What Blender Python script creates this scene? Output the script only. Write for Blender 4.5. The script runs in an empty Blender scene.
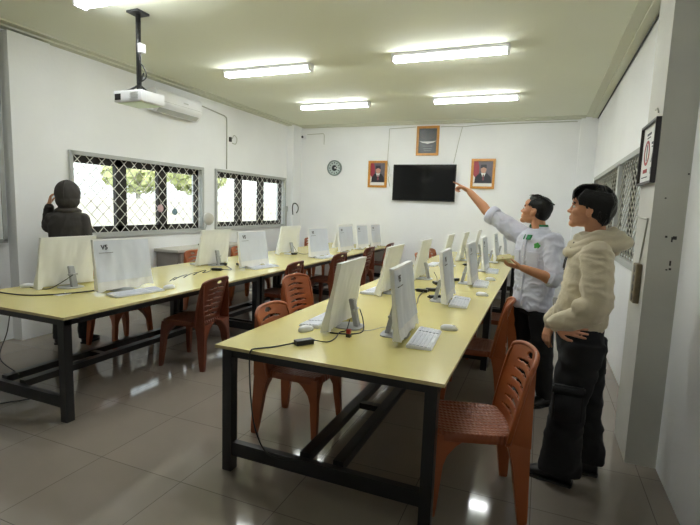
import bpy, bmesh, math, random
from mathutils import Vector, Matrix, noise
random.seed(7)
PI = math.pi
R = math.radians
sc = bpy.context.scene
C = sc.collection
V = Vector

# ------------------------------------------------------------------ materials
def nt(name):
    m = bpy.data.materials.new(name); m.use_nodes = True
    t = m.node_tree; b = t.nodes['Principled BSDF']
    return m, t, b
def srgb(c):
    return tuple(((x/255)/12.92 if x/255 <= .04045 else ((x/255+.055)/1.055)**2.4) for x in c) + (1,)
def mat(name, col, rough=.5, metal=0, var=.0, scale=20, bump=0, bscale=60, spec=.5, coat=0, lin=False, sheen=0):
    m, t, b = nt(name)
    c = tuple(col)+(1,) if lin else srgb(col)
    b.inputs['Base Color'].default_value = c
    b.inputs['Roughness'].default_value = rough
    b.inputs['Metallic'].default_value = metal
    b.inputs['Specular IOR Level'].default_value = spec
    b.inputs['Coat Weight'].default_value = coat
    b.inputs['Sheen Weight'].default_value = sheen
    tc = t.nodes.new('ShaderNodeTexCoord')
    if var:
        n = t.nodes.new('ShaderNodeTexNoise'); n.inputs['Scale'].default_value = scale; n.inputs['Detail'].default_value = 5
        t.links.new(tc.outputs['Object'], n.inputs['Vector'])
        mr = t.nodes.new('ShaderNodeMapRange'); mr.inputs['From Min'].default_value=.3; mr.inputs['From Max'].default_value=.7
        mr.inputs['To Min'].default_value = 1-var; mr.inputs['To Max'].default_value = 1+var
        t.links.new(n.outputs['Fac'], mr.inputs['Value'])
        mx = t.nodes.new('ShaderNodeVectorMath'); mx.operation='SCALE'
        mx.inputs[0].default_value = c[:3]; t.links.new(mr.outputs[0], mx.inputs['Scale'])
        t.links.new(mx.outputs[0], b.inputs['Base Color'])
    if bump:
        n2 = t.nodes.new('ShaderNodeTexNoise'); n2.inputs['Scale'].default_value = bscale; n2.inputs['Detail'].default_value = 3
        t.links.new(tc.outputs['Object'], n2.inputs['Vector'])
        bp = t.nodes.new('ShaderNodeBump'); bp.inputs['Strength'].default_value = bump; bp.inputs['Distance'].default_value=.01
        t.links.new(n2.outputs['Fac'], bp.inputs['Height']); t.links.new(bp.outputs[0], b.inputs['Normal'])
    return m
def emis(name, col, s):
    m, t, b = nt(name)
    b.inputs['Base Color'].default_value = (0.9,.9,.9,1)
    b.inputs['Emission Color'].default_value = tuple(col)+(1,)
    b.inputs['Emission Strength'].default_value = s
    return m

M = {}
M['wall'] = mat('wall_paint', (240,241,243), .7, var=.03, scale=1.3, bump=.15, bscale=25)
M['column'] = mat('column_paint', (196,195,188), .7, var=.05, scale=3, bump=.15, bscale=25)
M['ceiling'] = mat('ceiling_paint', (224,226,210), .8, var=.015, scale=1)
M['cornice'] = mat('cornice_paint', (206,207,190), .75)
M['table'] = mat('yellow_laminate', (216,204,132), .2, var=.035, scale=2.2, spec=.5)
M['tedge'] = mat('plywood_edge', (196,180,130), .6, var=.1, scale=30)
M['steel'] = mat('black_painted_steel', (22,23,25), .35, var=.1, scale=8)
M['cream'] = mat('cream_dust_cover', (243,244,246), .75, var=.03, scale=6, sheen=.2)
M['sheet'] = mat('white_sheet', (226,231,241), .5, var=.03, scale=7)
M['grey_plastic'] = mat('grey_plastic', (168,170,174), .35)
M['white_plastic'] = mat('white_plastic', (232,233,236), .35)
M['keys'] = mat('key_grey', (222,225,234), .4)
M['black'] = mat('black_plastic', (20,20,21), .4)
M['cable'] = mat('black_rubber', (24,24,24), .5)
M['cable_grey'] = mat('grey_conduit', (176,176,166), .5)
M['frame_dark'] = mat('dark_bronze_aluminium', (38,34,30), .4, metal=.3)
M['frame_grey'] = mat('grey_painted_steel', (178,180,178), .5)
M['mesh_white'] = mat('white_wire', (214,212,205), .5)
M['mesh_tan'] = mat('tan_expanded_metal', (170,168,155), .5)
M['gold'] = mat('gilt_wood', (190,130,45), .35, var=.15, scale=40)
M['dark_frame'] = mat('dark_wood_frame', (40,36,36), .4)
M['red'] = mat('red_print', (160,40,40), .5)
M['darkprint'] = mat('dark_print', (45,47,60), .5)
M['paper'] = mat('paper', (228,228,225), .6)
M['skin'] = mat('skin', (196,138,102), .55, var=.05, scale=14)
M['skin2'] = mat('skin_light', (208,150,116), .55, var=.05, scale=14)
M['lip'] = mat('lip', (176,108,92), .5)
M['hair'] = mat('black_hair', (10,9,11), .42, bump=.4, bscale=120, spec=.35)
M['eye'] = mat('eye_white', (225,222,215), .3)
M['iris'] = mat('iris_dark', (25,16,12), .2)
M['shirt'] = mat('white_shirt', (205,207,222), .8, var=.03, scale=8)
M['green'] = mat('green_trim', (40,120,75), .8)
M['logo_green'] = mat('green_logo', (80,165,80), .8)
M['hoodie'] = mat('beige_fleece', (206,194,168), .9, var=.04, scale=10, bump=.15, bscale=120, sheen=.2)
M['trouser'] = mat('black_twill', (20,20,22), .85, var=.2, scale=6)
M['jacket'] = mat('charcoal_jacket', (52,48,45), .8, var=.1, scale=9)
M['shoe'] = mat('black_shoe', (18,18,19), .4)
M['sole'] = mat('dark_sole', (30,30,30), .6)
M['cabinet'] = mat('grey_cabinet_paint', (150,143,136), .6, var=.05, scale=6)
M['cabinet_top'] = mat('cabinet_top', (196,192,182), .5)
M['tv'] = mat('tv_glass', (6,6,7), .08, spec=.6)
M['brownpaper'] = mat('folded_paper', (188,176,128), .7, var=.1, scale=60)
M['plaster_out'] = mat('outside_plaster', (222,219,206), .9, var=.05, scale=1)
M['concrete'] = mat('outside_concrete', (170,170,164), .9, var=.06, scale=2)
M['leaf'] = mat('foliage', (190,196,140), .8, var=.3, scale=5)
M['tube'] = emis('fluorescent_tube', (.96,.995,.98), 32)
M['led'] = emis('tv_standby_reflection', (1,1,1), 0)

def chair_mat(name, col):
    m, t, b = nt(name)
    b.inputs['Roughness'].default_value = .42
    tc = t.nodes.new('ShaderNodeTexCoord')
    n = t.nodes.new('ShaderNodeTexNoise'); n.inputs['Scale'].default_value = 6
    t.links.new(tc.outputs['Object'], n.inputs['Vector'])
    r = t.nodes.new('ShaderNodeMix'); r.data_type='RGBA'
    c = srgb(col); r.inputs[6].default_value = tuple(x*.85 for x in c[:3])+(1,); r.inputs[7].default_value = tuple(min(1,x*1.12) for x in c[:3])+(1,)
    t.links.new(n.outputs['Fac'], r.inputs[0]); t.links.new(r.outputs[2], b.inputs['Base Color'])
    return m
def weave_mat(name, col):
    m = chair_mat(name, col); t = m.node_tree; b = t.nodes['Principled BSDF']
    tc = t.nodes.new('ShaderNodeTexCoord')
    ws = []
    for ax in 'XY':
        w = t.nodes.new('ShaderNodeTexWave'); w.bands_direction = ax; w.inputs['Scale'].default_value = 14 if ax=='X' else 9
        t.links.new(tc.outputs['Object'], w.inputs['Vector']); ws.append(w)
    mu = t.nodes.new('ShaderNodeMath'); mu.operation='MULTIPLY'
    t.links.new(ws[0].outputs['Fac'], mu.inputs[0]); t.links.new(ws[1].outputs['Fac'], mu.inputs[1])
    bp = t.nodes.new('ShaderNodeBump'); bp.inputs['Strength'].default_value=.9; bp.inputs['Distance'].default_value=.006
    t.links.new(mu.outputs[0], bp.inputs['Height']); t.links.new(bp.outputs[0], b.inputs['Normal'])
    return m
M['orange'] = chair_mat('orange_brown_plastic', (150,76,32))
M['orange_w'] = weave_mat('orange_brown_weave', (134,66,29))
M['brown'] = chair_mat('reddish_brown_plastic', (104,48,26))
M['brown_w'] = weave_mat('reddish_brown_weave', (100,46,25))

# floor tiles
def floor_mat():
    m, t, b = nt('polished_tile')
    tc = t.nodes.new('ShaderNodeTexCoord')
    mp = t.nodes.new('ShaderNodeMapping'); mp.inputs['Location'].default_value = (2.34, -2.51, 0)
    t.links.new(tc.outputs['Object'], mp.inputs['Vector'])
    br = t.nodes.new('ShaderNodeTexBrick'); br.offset = 0; br.squash = 1
    br.inputs['Scale'].default_value = 1; br.inputs['Brick Width'].default_value = .6; br.inputs['Row Height'].default_value = .6
    br.inputs['Mortar Size'].default_value = .0022; br.inputs['Mortar Smooth'].default_value = .2; br.inputs['Bias'].default_value=0
    br.inputs['Color1'].default_value = srgb((140,131,121)); br.inputs['Color2'].default_value = srgb((135,126,116)); br.inputs['Mortar'].default_value = srgb((92,86,78))
    t.links.new(mp.outputs[0], br.inputs['Vector'])
    n = t.nodes.new('ShaderNodeTexNoise'); n.inputs['Scale'].default_value=1.6; n.inputs['Detail'].default_value=6
    t.links.new(tc.outputs['Object'], n.inputs['Vector'])
    mr = t.nodes.new('ShaderNodeMapRange'); mr.inputs['From Min'].default_value=.3; mr.inputs['From Max'].default_value=.7; mr.inputs['To Min'].default_value=.93; mr.inputs['To Max'].default_value=1.05
    t.links.new(n.outputs['Fac'], mr.inputs['Value'])
    mx = t.nodes.new('ShaderNodeVectorMath'); mx.operation='SCALE'
    t.links.new(br.outputs['Color'], mx.inputs[0]); t.links.new(mr.outputs[0], mx.inputs['Scale'])
    t.links.new(mx.outputs[0], b.inputs['Base Color'])
    b.inputs['Roughness'].default_value = .07
    b.inputs['Specular IOR Level'].default_value = .55
    return m
M['floor'] = floor_mat()
def glass_mat():
    m = bpy.data.materials.new('window_glass'); m.use_nodes=True; t=m.node_tree; t.nodes.clear()
    o=t.nodes.new('ShaderNodeOutputMaterial'); tr=t.nodes.new('ShaderNodeBsdfTransparent'); g=t.nodes.new('ShaderNodeBsdfGlossy'); g.inputs['Roughness'].default_value=.02
    mx=t.nodes.new('ShaderNodeMixShader'); f=t.nodes.new('ShaderNodeFresnel'); f.inputs['IOR'].default_value=1.45
    tr.inputs['Color'].default_value=(.93,.96,.94,1)
    ge=t.nodes.new('ShaderNodeNewGeometry'); iv=t.nodes.new('ShaderNodeMath'); iv.operation='MULTIPLY_ADD'; iv.inputs[1].default_value=-1; iv.inputs[2].default_value=1; t.links.new(ge.outputs['Backfacing'],iv.inputs[0])
    mm=t.nodes.new('ShaderNodeMath'); mm.operation='MULTIPLY'; t.links.new(f.outputs[0],mm.inputs[0]); t.links.new(iv.outputs[0],mm.inputs[1]); t.links.new(mm.outputs[0],mx.inputs[0]); t.links.new(tr.outputs[0],mx.inputs[1]); t.links.new(g.outputs[0],mx.inputs[2]); t.links.new(mx.outputs[0],o.inputs['Surface'])
    return m
M['glass'] = glass_mat()

# ------------------------------------------------------------------ mesh helpers
def box(bm, x0, x1, y0, y1, z0, z1, mi=0):
    vs = [bm.verts.new(p) for p in ((x0,y0,z0),(x1,y0,z0),(x1,y1,z0),(x0,y1,z0),(x0,y0,z1),(x1,y0,z1),(x1,y1,z1),(x0,y1,z1))]
    for f in ((0,3,2,1),(4,5,6,7),(0,1,5,4),(1,2,6,5),(2,3,7,6),(3,0,4,7)):
        bm.faces.new([vs[i] for i in f]).material_index = mi
    return vs
def hexa(bm, b, t, mi=0):   # 4 bottom pts, 4 top pts (ccw from above)
    vs = [bm.verts.new(p) for p in list(b)+list(t)]
    for f in ((3,2,1,0),(4,5,6,7),(0,1,5,4),(1,2,6,5),(2,3,7,6),(3,0,4,7)):
        bm.faces.new([vs[i] for i in f]).material_index = mi
def bx(*a, bevel=0):
    bm = bmesh.new(); box(bm, *a)
    if bevel: bmesh.ops.bevel(bm, geom=bm.edges[:], offset=bevel, segments=2, affect='EDGES', profile=.6)
    return bm
def smooth_path(pts, n=6):
    pts = [V(p) for p in pts]; out = []
    if len(pts) < 3: return pts
    for i in range(len(pts)-1):
        p0 = pts[max(i-1,0)]; p1 = pts[i]; p2 = pts[i+1]; p3 = pts[min(i+2,len(pts)-1)]
        for k in range(n):
            t = k/n
            out.append(.5*((2*p1)+(p2-p0)*t+(2*p0-5*p1+4*p2-p3)*t*t+(3*p1-p0-3*p2+p3)*t**3))
    out.append(pts[-1]); return out
def tube(bm, pts, r, seg=8, smooth=True, n=6, cap=True):
    P = smooth_path(pts, n) if smooth else [V(p) for p in pts]
    rr = r if callable(r) else (lambda t: r)
    rings = []; prev = None
    for i, p in enumerate(P):
        d = (P[min(i+1,len(P)-1)]-P[max(i-1,0)])
        if d.length < 1e-9: d = V((0,0,1))
        d.normalize()
        if prev is None:
            a = d.orthogonal().normalized()
        else:
            a = (prev - d*prev.dot(d))
            a = a.normalized() if a.length > 1e-6 else d.orthogonal().normalized()
        prev = a; b = d.cross(a)
        q = rr(i/(len(P)-1))
        rings.append([bm.verts.new(p+(a*math.cos(2*PI*k/seg)+b*math.sin(2*PI*k/seg))*q) for k in range(seg)])
    for i in range(len(rings)-1):
        for k in range(seg):
            bm.faces.new((rings[i][k],rings[i][(k+1)%seg],rings[i+1][(k+1)%seg],rings[i+1][k]))
    if cap:
        bm.faces.new(list(reversed(rings[0]))); bm.faces.new(rings[-1])
def cyl(bm, p0, p1, r, seg=20): tube(bm, [p0,p1], r, seg, smooth=False)
def ell(bm, c, rad, rot=None, seg=20, rings=12):
    m = Matrix.Translation(V(c)) @ (rot.to_4x4() if rot is not None else Matrix.Identity(4)) @ Matrix.Diagonal((*rad,1))
    bmesh.ops.create_uvsphere(bm, u_segments=seg, v_segments=rings, radius=1, matrix=m)
def ring_loft(bm, rings, seg=24, power=2.0):
    """rings: (centre, axis_a*ra, axis_b*rb) -> closed loft"""
    rs = []
    for c, a, b in rings:
        c, a, b = V(c), V(a), V(b); row = []
        for k in range(seg):
            t = 2*PI*k/seg; ct, st = math.cos(t), math.sin(t)
            x = math.copysign(abs(ct)**(2/power), ct); y = math.copysign(abs(st)**(2/power), st)
            row.append(bm.verts.new(c+a*x+b*y))
        rs.append(row)
    for i in range(len(rs)-1):
        for k in range(seg):
            bm.faces.new((rs[i][k],rs[i][(k+1)%seg],rs[i+1][(k+1)%seg],rs[i+1][k]))
    bm.faces.new(list(reversed(rs[0]))); bm.faces.new(rs[-1])
def limb(bm, pts, rads, seg=16):
    """tapered round limb through the points, ball ends"""
    P = smooth_path(pts, 5); n = len(pts)-1
    def rr(t):
        x = t*n; i = min(int(x), n-1); f = x-i
        return rads[i]*(1-f)+rads[i+1]*f
    tube(bm, P, rr, seg, smooth=False)
    ell(bm, pts[0], (rads[0],)*3, seg=12, rings=8); ell(bm, pts[-1], (rads[-1],)*3, seg=12, rings=8)
def empty(name, loc=(0,0,0), rz=0):
    o = bpy.data.objects.new(name, None); o.empty_display_size=.1; C.objects.link(o)
    o.location = loc; o.rotation_euler = (0,0,rz); return o
def obj(name, bm, m, parent=None, smooth=False, loc=None, recalc=True, angle=None):
    me = bpy.data.meshes.new(name)
    if isinstance(bm, bmesh.types.BMesh):
        if recalc: bmesh.ops.recalc_face_normals(bm, faces=bm.faces)
        bm.to_mesh(me); bm.free()
    else: me = bm
    for x in (m if isinstance(m,(list,tuple)) else [m]): me.materials.append(x)
    if smooth:
        me.polygons.foreach_set('use_smooth', [True]*len(me.polygons))
        if angle: me.set_sharp_from_angle(angle=R(angle))
    o = bpy.data.objects.new(name, me); C.objects.link(o)
    if loc: o.location = loc
    if parent: o.parent = parent
    return o
def tag(o, label=None, cat=None, group=None, kind=None):
    if label:
        o['label']=label
        if not 4<=len(label.split())<=16: print('LONGLABEL',len(label.split()),label)
    if cat: o['category']=cat
    if group: o['group']=group
    if kind: o['kind']=kind
    return o
def struct(name, bm, m, parent=None, **k):
    o = obj(name, bm, m, parent, **k)
    if not parent: o['kind']='structure'
    return o
def copy_tree(o, parent=None):
    c = o.copy(); C.objects.link(c); c.parent = parent
    for ch in list(o.children): copy_tree(ch, c)
    return c
def remesh(bm, vox, sm=3, fac=.5):
    """fuse the closed shapes of a bmesh into one continuous surface"""
    me = bpy.data.meshes.new('tmp'); bmesh.ops.recalc_face_normals(bm, faces=bm.faces); bm.to_mesh(me); bm.free()
    o = bpy.data.objects.new('tmp', me); C.objects.link(o)
    r = o.modifiers.new('r','REMESH'); r.mode='VOXEL'; r.voxel_size=vox
    if sm:
        s = o.modifiers.new('s','SMOOTH'); s.factor=fac; s.iterations=sm
    dg = bpy.context.evaluated_depsgraph_get()
    out = bpy.data.meshes.new_from_object(o.evaluated_get(dg))
    bpy.data.objects.remove(o); bpy.data.meshes.remove(me)
    return out
def wrinkle(me, amp, freq, stretch=(1,1,1), seed=0, ridged=True):
    me.update()
    ns = [v.normal.copy() for v in me.vertices]
    for v, n in zip(me.vertices, ns):
        p = V((v.co.x*stretch[0], v.co.y*stretch[1], v.co.z*stretch[2]))*freq+V((seed,seed*2,0))
        p += V((noise.noise(p*.6),noise.noise(p*.6+V((9,0,0))),noise.noise(p*.6+V((0,9,0)))))*.8
        a = noise.noise(p)
        h = (1-abs(a)*2.2) if ridged else a
        v.co += n*amp*(h-.35 if ridged else h)

# ------------------------------------------------------------------ room
XL, XR, YB, YN, ZC = -5.193, .77, 9.36, -2.6, 3.24
struct('floor', bx(XL-.2, XR+.2, YN-.2, YB+.2, -.1, 0), M['floor'])
struct('ceiling', bx(XL-.2, XR+.2, YN-.2, YB+.2, ZC, ZC+.1), M['ceiling'])
struct('wall_back', bx(XL-.2, XR+.2, YB, YB+.2, 0, ZC), M['wall'])
struct('wall_front', bx(XL-.2, XR+.2, YN-.2, YN, 0, ZC), M['wall'])
W1 = (3.94, 6.24, 1.09, 2.06); W2 = (6.60, 8.90, 1.10, 2.07)      # left wall windows y0,y1,z0,z1
W3 = (4.42, 8.72, 1.12, 2.12)
def wall_with_holes(name, x0, x1, holes):
    bm = bmesh.new(); y = YN
    for (a,b,z0,z1) in holes:
        box(bm, x0,x1, y,a, 0,ZC); box(bm, x0,x1, a,b, 0,z0); box(bm, x0,x1, a,b, z1,ZC); y=b
    box(bm, x0,x1, y,YB, 0,ZC)
    return struct(name, bm, M['wall'])
wall_with_holes('wall_left', XL-.2, XL, [W1,W2])
wall_with_holes('wall_right', XR, XR+.2, [W3])
# columns
def trim(n, bm, m=None, **k): return struct('trim_%d'%n, bm, m or M['column'], **k)
bm = bmesh.new(); box(bm, XL, -5.05, 3.2, 3.64, 0, ZC-.07); trim(1, bm, M['wall'])
bm = bmesh.new(); box(bm, XL, -5.04, 9.0, YB, 0, ZC); trim(2, bm, M['wall'])
bm = bmesh.new(); box(bm, .60, XR, 3.26, 3.70, 0, ZC); trim(3, bm, M['column'])
bm = bmesh.new(); box(bm, .50, XR, 9.28, YB, 0, ZC); trim(4, bm, M['wall'])
# ceiling cornice: stepped strips along the walls
bm = bmesh.new()
box(bm, XL, XL+.10, YN, YB, ZC-.035, ZC); box(bm, XL+.10, XL+.2, YN, YB, ZC-.015, ZC)
trim(5, bm, M['cornice'])
bm = bmesh.new(); box(bm, XL+.2, XR-.2, YB-.10, YB, ZC-.035, ZC); box(bm, XL+.2, XR-.2, YB-.2, YB-.10, ZC-.015, ZC); trim(6, bm, M['cornice'])
bm = bmesh.new(); box(bm, XR-.10, XR, 3.7, YB, ZC-.035, ZC); box(bm, XR-.2, XR-.10, 3.7, YB, ZC-.015, ZC); trim(7, bm, M['cornice'])
bm = bmesh.new(); tube(bm, [(XR-.012, 3.72, ZC-.045),(XR-.012,6,ZC-.047),(XR-.012,YB-.1,ZC-.045)], .009, 6)
o = obj('wall_cable', bm, M['cable']); tag(o, 'dark cable running along the top edge of the right wall under the ceiling', 'cable')
# framed panel at the near left wall
bm = bmesh.new(); box(bm, XL, XL+.03, 1.5, 3.16, 1.08, ZC-.06); p = trim(8, bm, M['wall'])
bm = bmesh.new()
for a in ((3.13,3.17,1.06,ZC-.05),(1.48,1.52,1.06,ZC-.05)): box(bm, XL+.0, XL+.045, a[0],a[1],a[2],a[3])
box(bm, XL, XL+.045, 1.48,3.17,1.045,1.085)
obj('panel_edge', bm, M['frame_grey'], p)

# ------------------------------------------------------------------ left windows
def diamond(bm, x, y0, y1, z0, z1, w, h, t, d):
    """crossing diagonal wires clipped to the opening"""
    k = h/w
    for s in (1,-1):
        c = -50
        for i in range(-80, 120):
            # line z = z0 + s*k*(y-y0) + i*h
            b = z0 + i*h
            pts = []
            for y in (y0, y1):
                z = b + s*k*(y-y0)
                pts.append((y,z))
            (ya,za),(yb,zb) = pts
            def clip(zc):
                return y0 + (zc-b)/(s*k)
            lo, hi = y0, y1
            cand = sorted([clip(z0), clip(z1)])
            lo = max(lo, cand[0]); hi = min(hi, cand[1])
            if hi-lo < .01: continue
            za = b+s*k*(lo-y0); zb = b+s*k*(hi-y0)
            n = V((0, -s*k, 1)).normalized()*t/2
            dx = d/2; xx = x+s*d*.5
            q = [V((xx-dx,lo,za))-n, V((xx+dx,lo,za))-n, V((xx+dx,hi,zb))-n, V((xx-dx,hi,zb))-n]
            hexa(bm, q, [p+2*n for p in q])
def left_window(num, W, mull):
    y0,y1,z0,z1 = W
    r = empty('window_%d'%num, (XL,(y0+y1)/2,z0)); r['kind']='structure'
    off = V((XL,(y0+y1)/2,z0))
    def loc(bm): bmesh.ops.translate(bm, verts=bm.verts, vec=-off); return bm
    bm = bmesh.new(); a=.045; x0,x1=XL-.02,XL+.03
    for (ya,yb,za,zb) in ((y0-.03,y0+a-.03,z0-.03,z1+.03),(y1-a+.03,y1+.03,z0-.03,z1+.03),(y0,y1,z0-.05,z0+a-.03),(y0,y1,z1-a+.03,z1+.03)):
        box(bm,x0,x1,ya,yb,za,zb)
    obj('outer_frame', loc(bm), M['frame_grey'], r)
    bm = bmesh.new(); a=.075; x0,x1=XL-.13,XL-.07
    ym = [y0]+mull+[y1]
    box(bm,x0,x1,y0,y1,z0,z0+.09); box(bm,x0,x1,y0,y1,z1-.10,z1)
    for i,y in enumerate(ym):
        w=.085 if 0<i<len(ym)-1 else .05
        if i==0: box(bm,x0,x1,y,y+w,z0,z1)
        elif i==len(ym)-1: box(bm,x0,x1,y-w,y,z0,z1)
        else: box(bm,x0,x1,y-w,y+w,z0,z1)
    obj('sash_frame', loc(bm), M['frame_dark'], r)
    for i in range(len(ym)-1):
        bm = bmesh.new(); box(bm, XL-.102, XL-.098, ym[i]+.05, ym[i+1]-.05, z0+.06, z1-.06)
        obj('pane', loc(bm), M['glass'], r)
    bm = bmesh.new(); diamond(bm, XL-.012, y0+.012, y1-.012, z0+.0, z1, .17, .165, .009, .004)
    obj('security_mesh', loc(bm), M['mesh_white'], r)
    return r
left_window(1, W1, [4.72, 5.46])
left_window(2, W2, [7.38, 8.12])
# right window with expanded metal
y0,y1,z0,z1 = W3
r = empty('window_3', (XR,(y0+y1)/2,z0)); r['kind']='structure'; off=V(r.location)
def loc(bm): bmesh.ops.translate(bm, verts=bm.verts, vec=-off); return bm
bm = bmesh.new()
for (ya,yb,za,zb) in ((y0-.03,y0+.02,z0-.03,z1+.03),(y1-.02,y1+.03,z0-.03,z1+.03),(y0,y1,z0-.04,z0+.02),(y0,y1,z1-.02,z1+.03),(5.95,6.05,z0,z1)):
    box(bm,XR-.03,XR+.03,ya,yb,za,zb)
obj('outer_frame', loc(bm), M['frame_grey'], r)
bm = bmesh.new(); diamond(bm, XR+.005, y0+.02, 5.95, z0+.02, z1-.02, .15, .10, .013, .006); diamond(bm, XR+.005, 6.05, y1-.02, z0+.02, z1-.02, .15, .10, .013, .006)
obj('security_mesh', loc(bm), M['mesh_tan'], r)
bm = bmesh.new()
for y in (y0,5.2,5.95,6.8,7.6,y1-.06): box(bm,XR+.11,XR+.16,y,y+.06,z0,z1)
box(bm,XR+.11,XR+.16,y0,y1,z0,z0+.06); box(bm,XR+.11,XR+.16,y0,y1,z1-.06,z1)
obj('sash_frame', loc(bm), M['frame_dark'], r)
bm = bmesh.new(); box(bm,XR+.133,XR+.137,y0,y1,z0,z1); obj('pane', loc(bm), M['glass'], r)

# outside: ground, far garden wall, shrubs; corridor on the right
o = struct('trim_20', bx(-20, XL-.2, -6, 22, -.25, -.15), M['concrete']); 
o = struct('trim_21', bx(-10.2, -10, -4, 20, -.15, 1.55), M['plaster_out'])
o = struct('trim_22', bx(XR+.2, 2.6, 1, 24, -.12, -.02), M['concrete'])
o = struct('trim_23', bx(2.6, 2.8, 1, 24, -.12, 3.3), M['concrete'])
o = struct('trim_24', bx(XR+.2, 2.8, 1, 24, 3.3, 3.4), M['concrete'])
struct('trim_25', bx(XR+.2, 2.6, 24, 24.2, -.12, 3.3), M['concrete'])
def shrub(c, rad, label, n=700):
    bm = bmesh.new()
    for i in range(n):
        d = V((random.gauss(0,1),random.gauss(0,1),random.gauss(0,1))).normalized()*random.uniform(.6,1)
        p = V(c)+V((d.x*rad[0],d.y*rad[1],d.z*rad[2])); a = d.orthogonal().normalized()*.16; b = d.cross(a).normalized()*.12
        a = a+d*random.uniform(-.1,.1)
        vs=[bm.verts.new(q) for q in (p-a,p-b,p+a,p+b)]; bm.faces.new(vs)
    r = empty('garden_tree', (c[0],c[1],-.15)); off = V(r.location)
    bmesh.ops.translate(bm, verts=bm.verts, vec=-off)
    obj('foliage', bm, M['leaf'], r, recalc=False)
    t = bmesh.new(); tube(t, [(0,0,0),(0.05,0,c[2]*.5),(0,.05,c[2]+.1)], .08, 8); obj('trunk', t, M['concrete'], r)
    tag(r, label, 'tree', 'trees beyond the garden wall')
shrub((-12.5, 14.8, 2.5),(1.1,1.1,.8),'pale green tree outside beyond the right pane of the nearer window')
shrub((-12.9, 12.2, 2.4),(1.1,1.1,.7),'pale green tree outside beyond the middle pane of the nearer window')

# ------------------------------------------------------------------ ceiling lights
def ceiling_light():
    r = empty('ceiling_light')
    obj('housing', bx(-.62,.62,-.068,.068,-.035,0), M['white_plastic'], r)
    for s in (-1,1):
        bm = bmesh.new(); cyl(bm, (-.60,s*.035,-.062),(.60,s*.035,-.062), .017, 14); obj('tube', bm, M['tube'], r, smooth=True)
    for s in (-1,1):
        obj('end_cap', bx(s*.61-.012,s*.61+.012,-.06,.06,-.085,-.0), M['white_plastic'], r)
    return r
L = ceiling_light()
lights = [(-3.34,5.25,'twin tube ceiling light in the middle row on the left, before the air conditioner'),
          (-1.06,5.22,'twin tube ceiling light in the middle row, nearest above the right tables'),
          (-3.34,7.32,'twin tube ceiling light at the far left, nearest the left rear corner'),
          (-1.06,7.36,'twin tube ceiling light at the far right, nearest the television wall'),
          (-3.20,3.03,'twin tube ceiling light cut by the top edge of the photo above the projector'),
          (-1.06,3.16,'twin tube ceiling light above the near end of the right tables, out of the frame')]
for i,(x,y,l) in enumerate(lights):
    o = L if i==0 else copy_tree(L)
    o.location = (x,y,ZC); tag(o, l, 'ceiling light', 'fluorescent ceiling lights')

# ------------------------------------------------------------------ tables
def make_table(x0, x1, y0, y1, label, group):
    w, l = x1-x0, y1-y0
    r = empty('computer_table', (x0,y0,0))
    bm = bmesh.new(); box(bm, 0,w,0,l,.732,.75)
    bmesh.ops.recalc_face_normals(bm, faces=bm.faces)
    for f in bm.faces: f.material_index = 0 if f.normal.z > .5 else 1
    obj('tabletop', bm, [M['table'],M['tedge']], r)
    e = .035; s = .06
    bm = bmesh.new()
    box(bm, e,e+.04, .03,l-.03, .682,.732); box(bm, w-e-.04,w-e, .03,l-.03, .682,.732)
    box(bm, e+.04,w-e-.04, .03,.07, .682,.732); box(bm, e+.04,w-e-.04, l-.07,l-.03, .682,.732)
    box(bm, e+.04,w-e-.04, l/2-.02,l/2+.02, .692,.732)
    obj('apron_rail', bm, M['steel'], r)
    for lx in (e, w-e-s):
        for ly in (.02, l-.02-s):
            obj('leg', bx(lx,lx+s,ly,ly+s,0,.74 if 0 else .732), M['steel'], r)
    for ly in (.02+.01, l-.02-s+.01):
        obj('end_stretcher', bx(e+s,w-e-s,ly,ly+.04,.095,.175), M['steel'], r)
    for cx in (w/2-.10, w/2+.10):
        obj('long_stretcher', bx(cx-.03,cx+.03,.07,l-.07,.15,.20), M['steel'], r)
    for cy in (l*.33,l*.67): obj('cross_brace', bx(w/2-.07,w/2+.07,cy-.025,cy+.025,.155,.195), M['steel'], r)
    tag(r, label, 'table', group)
    return r
LX0, LX1 = -4.20, -2.875
RX0, RX1 = -1.65, -.355
left_y = [2.09,4.50,6.89,9.28]
for i in range(3):
    make_table(LX0, LX1, left_y[i]+.002, left_y[i+1]-.002, ['yellow topped black steel table at the near end of the left row','yellow topped black steel table in the middle of the left row','yellow topped black steel table at the far end of the left row'][i], 'yellow tables of the left row')
right_y = [2.09,4.68,6.9,9.1]
for i in range(3):
    make_table(RX0, RX1, right_y[i]+.002, right_y[i+1]-.002, ['yellow topped black steel table at the near end of the right row','yellow topped black steel table in the middle of the right row','yellow topped black steel table at the far end of the right row'][i], 'yellow tables of the right row')

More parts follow.
